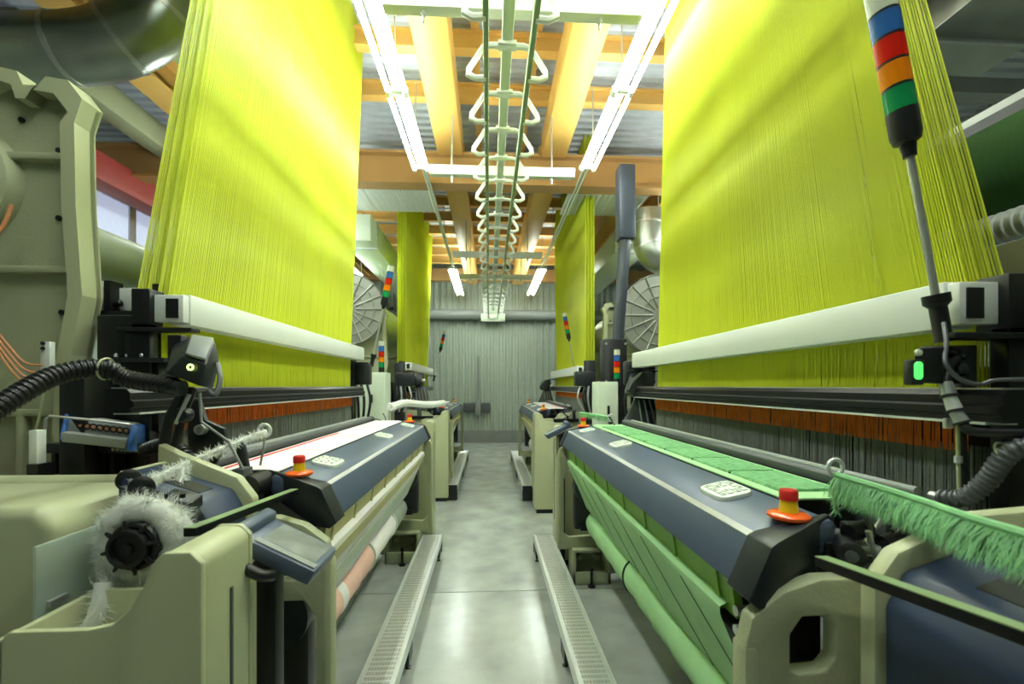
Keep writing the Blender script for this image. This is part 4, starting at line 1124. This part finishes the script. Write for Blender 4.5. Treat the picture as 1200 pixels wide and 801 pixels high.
# ---- red warp yarn behind the left loom
for fr, lab in ((frL, 'dark red warp yarns behind the cords of the white-cloth loom'),):
    r = thing('warp_yarn', fr.p(.66, .4, 1.16), lab, 'yarn')
    obj('yarn_sheet', cords(fr, .45, -.02, .9, 1.16, -.02, .9, 1.14, 160, .003, .0, .2, du=.26), 'red_yarn', r, kind='stuff')
    obj('yarn_sheet', cords(fr, .82, -.3, .1, 1.15, -.3, .1, 1.05, 90, .003, .0, .2, du=.5), 'red_yarn', r, kind='stuff')

# ---- right sensor box, cables and hose
def right_side():
    r = thing('sensor_box', W(1105, 428, 1.0), 'black sensor box with a green oval lamp under the white guide beam', 'sensor')
    obj('box_shell', hull([W(1072, 408, .98), W(1070, 448, .98), W(1105, 450, .97), W(1108, 406, .97), W(1128, 404, 1.06), W(1128, 450, 1.06), W(1080, 405, 1.06), W(1080, 448, 1.06)]), 'black', r, bev=.005)
    obj('front_plate', wbox(1068, 421, 1084, 451, .965, .985), 'dark_plastic', r, bev=.004)
    c = W(1076, 434, .963)
    obj('green_lamp', MB().prism([(c.x + .0075 * math.cos(t), c.z + .0085 * math.sin(t) + (.011 if math.sin(t) > 0 else -.011)) for t in [2 * PI * k / 24 for k in range(24)]], lambda a, b, t: Vector((a, c.y + t, b)), -.004, .006), 'led_green', r)
    obj('eye', MB().lathe(W(1075, 413, .975), (0, -1, 0), [(0, .008), (.006, .007), (.008, .003)], 16), 'lens_white', r)
    obj('back_plate', wbox(1126, 404, 1146, 462, 1.05, 1.08), 'dark_grey', r, bev=.004)
    obj('side_knob', MB().lathe(W(1124, 432, .99), (0, -1, 0), [(-.02, .012), (.01, .012), (.014, .006)], 14), 'dark_plastic', r)
    for k, (x, y) in enumerate(((1118, 414), (1130, 418), (1131, 440))): obj('screw', MB().lathe(W(x, y, .985), (0, -1, 0), [(-.01, .006), (.006, .006)], 10), 'black_metal', r)
    cb = thing('grey_cable', W(1110, 430, .97), 'thin grey cable hanging from the signal tower pole', 'cable')
    obj('cable_run', MB().tube(spline([W(1106, 378, 1.0), W(1109, 400, .98), W(1108, 425, .96), W(1125, 444, .95), W(1148, 450, .95), W(1170, 445, .94), W(1240, 444, .92)], 8), .0045, 8), 'grey_hose', cb)
    cn = thing('cable_connector', W(1120, 475, .97), 'jointed steel and black connector with its cable below the sensor box', 'connector')
    pts = [W(1108, 448, .98), W(1113, 465, .97), W(1120, 482, .96), W(1128, 496, .95)]
    for k in range(3):
        obj('sleeve', MB().tube([pts[k], pts[k].lerp(pts[k + 1], .86)], [.012, .014], 14), 'steel' if k != 1 else 'aluminium', cn)
        obj('ring_nut', MB().tube([pts[k].lerp(pts[k + 1], .86), pts[k + 1]], .016, 14), 'dark_plastic', cn)
    obj('tail', MB().tube(spline([pts[3], W(1136, 504, .94), W(1160, 507, .93), W(1240, 508, .9)], 6), .010, 10), 'rubber', cn)
    obj('lead', MB().tube(spline([pts[0], W(1112, 430, .99), W(1122, 418, .985)], 6), .010, 10), 'rubber', cn)
    h = thing('corrugated_hose', W(1150, 560, .95), 'grey corrugated hose curving down beside the reed rail', 'hose')
    obj('hose_run', corrugated([W(1101, 583, 1.03), W(1128, 583, .99), W(1155, 565, .96), W(1175, 538, .93), W(1196, 524, .91), W(1240, 520, .88)], .017), 'grey_hose', h)
    obj('hose_end', MB().tube([W(1092, 580, 1.05), W(1106, 584, 1.02)], .011, 12), 'steel', h)
    t = W(1178, 530, .93)
    obj('hose_tie', MB().tube([t + Vector((math.cos(q) * .018, math.sin(q) * .012, math.sin(q) * .018)) for q in [2 * PI * k / 20 for k in range(20)]], .003, 6, closed=True), 'cream', h)
    p = thing('upright_rod', W(1124, 540, 1.02), 'thin black and cream upright rods at the end of the orange springs', 'rod')
    obj('rod', MB().tube([W(1122, 493, 1.03), W(1123, 540, 1.03), W(1124, 575, 1.03)], .004, 8), 'cream', p)
    obj('rod', MB().tube([W(1128, 500, 1.04), W(1130, 578, 1.04)], .007, 8), 'black', p)
    obj('eye_plate', wbox(1109, 490, 1118, 502, 1.02, 1.03), 'steel', p, bev=.002)
    obj('collar', MB().lathe(W(1123, 538, 1.03), (0, 0, 1), [(-.008, .008), (.008, .008)], 12), 'aluminium', p)
right_side()

# ---- behind the green-towel loom: rollers and shield
def right_back():
    fr = frR
    r = thing('deflector_roller', fr.p(1.28, 1, 2.0), 'bright ribbed steel roller below the green yarn beam', 'roller')
    obj('roller_body', MB().cyl(fr.p(1.28, -.2, 2.02), fr.p(1.28, LEN, 2.02), .05, 24), 'steel', r)
    for k in range(40):
        v = -.18 + k * .03
        obj('rib', MB().lathe(fr.p(1.28, v, 2.02), (0, 1, 0), [(-.004, .05), (-.002, .056), (.002, .056), (.004, .05)], 20), 'aluminium', r)
    r = thing('yarn_shield', fr.p(1.3, 1, 1.8), 'dull olive shield plate below the bright roller', 'panel')
    obj('plate', fr.box(MB(), 1.24, 1.27, -.3, LEN, 1.62, 1.95), 'olive', r, bev=.004)
    obj('plate_edge', fr.box(MB(), 1.2, 1.27, -.3, LEN, 1.60, 1.62), 'steel', r)
    r = thing('steel_tube', fr.p(1.1, 1, 1.72), 'plain steel tube behind the end of the white guide beam', 'tube')
    obj('tube_run', MB().cyl(fr.p(1.08, -.3, 1.70), fr.p(1.08, LEN, 1.70), .022, 16), 'steel', r)
    obj('tube_collar', MB().cyl(fr.p(1.08, .1, 1.70), fr.p(1.08, .14, 1.70), .03, 16), 'black', r)
    for v in (-.05,):
        b = thing('machine_post', fr.p(.8, v, 0), 'black machine post beside the sensor box', 'post')
        obj('post_body', fr.box(MB(), .74, .86, v - .04, v + .04, 0.0, 1.6), 'black', b, bev=.006)
        obj('post_head', fr.box(MB(), .70, .90, v - .06, v + .06, 1.56, 1.63), 'dark_plastic', b, bev=.006)
mat('olive', (112, 112, 76), 0.5, var=.08)
right_back()

# ---- cabinets, column and sensor heads further down the aisle
def far_things():
    def cab(x0, y0, x1, d, label):
        c = W((x0 + x1) / 2, y0, d); wd = (x1 - x0) / F * d
        r = thing('control_cabinet', (c.x, c.y, 0), label, 'cabinet')
        obj('cabinet_body', MB().box(c.x - wd / 2, c.x + wd / 2, c.y - .02, c.y + .22, .04, c.z), 'pale_green_paint', r, bev=.008)
        obj('cabinet_door', MB().box(c.x - wd / 2 + .015, c.x + wd / 2 - .015, c.y - .03, c.y - .02, .1, c.z - .02), 'pale_green_paint', r, bev=.004)
        obj('door_handle', MB().box(c.x - .01, c.x + .01, c.y - .045, c.y - .03, c.z - .3, c.z - .22), 'black', r)
        obj('plinth', MB().box(c.x - wd / 2 + .01, c.x + wd / 2 - .01, c.y, c.y + .2, 0, .045), 'black', r)
    cab(421, 436, 452, 4.4, 'pale control cabinet at the end of the white-cloth loom')
    cab(700, 447, 724, 4.1, 'pale control cabinet under the thick dark column')
    a, b = W(719, 402, 4.6), W(733, 276, 4.6)
    r = thing('dark_column', (a.x, a.y, 0), 'thick dark grey column rising to the brown crossbeam behind the green-towel loom', 'column')
    obj('pipe', MB().cyl((a.x, a.y, 1.3), (b.x, a.y, b.z), .06, 20), 'column_paint', r)
    obj('top_sleeve', MB().box(b.x - .085, b.x + .085, a.y - .085, a.y + .085, b.z - .05, 3.72), 'column_paint', r, bev=.02)
    obj('lower_box', MB().box(a.x - .12, a.x + .12, a.y - .08, a.y + .1, 0.0, 1.93), 'black', r, bev=.01)
    for zz in (1.5, 1.88):
        for sx in (-.1, .1): obj('screw', MB().cyl((a.x + sx, a.y - .09, zz), (a.x + sx, a.y - .075, zz), .012, 8), 'steel', r)
    # black dome sensor head over a ribbed casting (right) and its twins
    def dome(c, s_, label):
        r = thing('weft_sensor', c, label, 'sensor')
        c = Vector(c)
        obj('dome', hull([c + Vector(p) * s_ for p in ((-.12, -.08, -.02), (-.09, -.1, .06), (-.02, -.09, .11), (.08, -.06, .12), (.1, .06, .11), (-.06, .07, .1), (.1, -.08, 0), (.06, -.1, -.06), (-.08, -.1, -.08), (.1, .08, -.05), (-.1, .08, -.05))]), 'dark_plastic', r, bev=.012 * s_, seg=3)
        obj('rim', hull([c + Vector(p) * s_ for p in ((-.122, -.085, -.015), (-.095, -.108, .06), (-.02, -.098, .118), (-.115, -.085, -.025), (-.085, -.108, .05), (-.012, -.098, .108))]), 'unit_grey', r)
        obj('pivot', MB().lathe(c + Vector((.1, -.06, 0)) * s_, (0, -1, 0), [(-.04 * s_, .03 * s_), (.02 * s_, .03 * s_), (.03 * s_, .015 * s_)], 16), 'steel', r)
        st = obj('ribbed_stand', hull([c + Vector(p) * s_ for p in ((-.03, 0, -.06), (.1, 0, -.06), (.16, -.03, -.28), (-.14, -.03, -.3), (-.12, .1, -.3), (.16, .1, -.28), (.1, .08, -.06))]), 'dark_grey', r, bev=.01)
        for k in range(5):
            x = -.02 + k * .04
            obj('stand_rib', MB().tube([c + Vector((x, -.03, -.1)) * s_, c + Vector((x + .02 + k * .008, -.055, -.28)) * s_], .007 * s_, 6), 'grey_paint', st)
        return r
    dome(W(750, 453, 3.35), 1.0, 'black domed sensor head on a ribbed stand at the far end of the green-towel loom')
    dome(W(489, 446, 6.2), .95, 'black domed sensor head on the far loom behind the white-cloth loom')
    dome(W(639, 452, 7.7), .95, 'black domed sensor head on the far loom behind the green-towel loom')
    # black posts with clutter at the near ends of the far looms
    for fr, lab in ((frLF, 'black upright machine post at the end of the far loom behind the white-cloth loom'), (frRF, 'black upright machine post at the end of the far loom behind the green-towel loom')):
        r = thing('machine_post', fr.p(.62, -.1, 0), lab, 'post')
        obj('post_body', fr.box(MB(), .56, .68, -.2, -.1, 0, 1.75), 'black', r, bev=.006)
        obj('post_box', fr.box(MB(), .44, .66, -.22, -.1, 1.45, 1.62), 'dark_plastic', r, bev=.01)
        obj('post_box', fr.box(MB(), .72, .9, -.2, -.08, 1.2, 1.5), 'black', r, bev=.01)
        for k in range(4):
            obj('cable', MB().tube(spline([fr.p(.5 + k * .05, -.2, 1.45), fr.p(.46 + k * .06, -.24, 1.3), fr.p(.56 + k * .03, -.2, 1.12)], 6), .012, 8), 'rubber' if k % 2 else 'unit_grey', r)
    for fr, lab in ((frL, 'black cable cluster beside the cabinet at the end of the white-cloth loom'), (frR, 'black cable cluster beside the guide beam at the end of the green-towel loom')):
        r = thing('machine_post', fr.p(.62, LEN + .1, 0), lab, 'post')
        obj('post_body', fr.box(MB(), .60, .70, LEN + .09, LEN + .17, 0, 1.7), 'black', r, bev=.006)
        obj('post_box', fr.box(MB(), .48, .6, LEN + .1, LEN + .2, 1.46, 1.64), 'dark_plastic', r, bev=.01)
        for k in range(4):
            obj('cable', MB().tube(spline([fr.p(.5 + k * .05, LEN + .12, 1.46), fr.p(.47 + k * .05, LEN + .1, 1.32), fr.p(.5 + k * .03, LEN + .08, 1.1)], 6), .011, 8), 'rubber', r)
far_things()
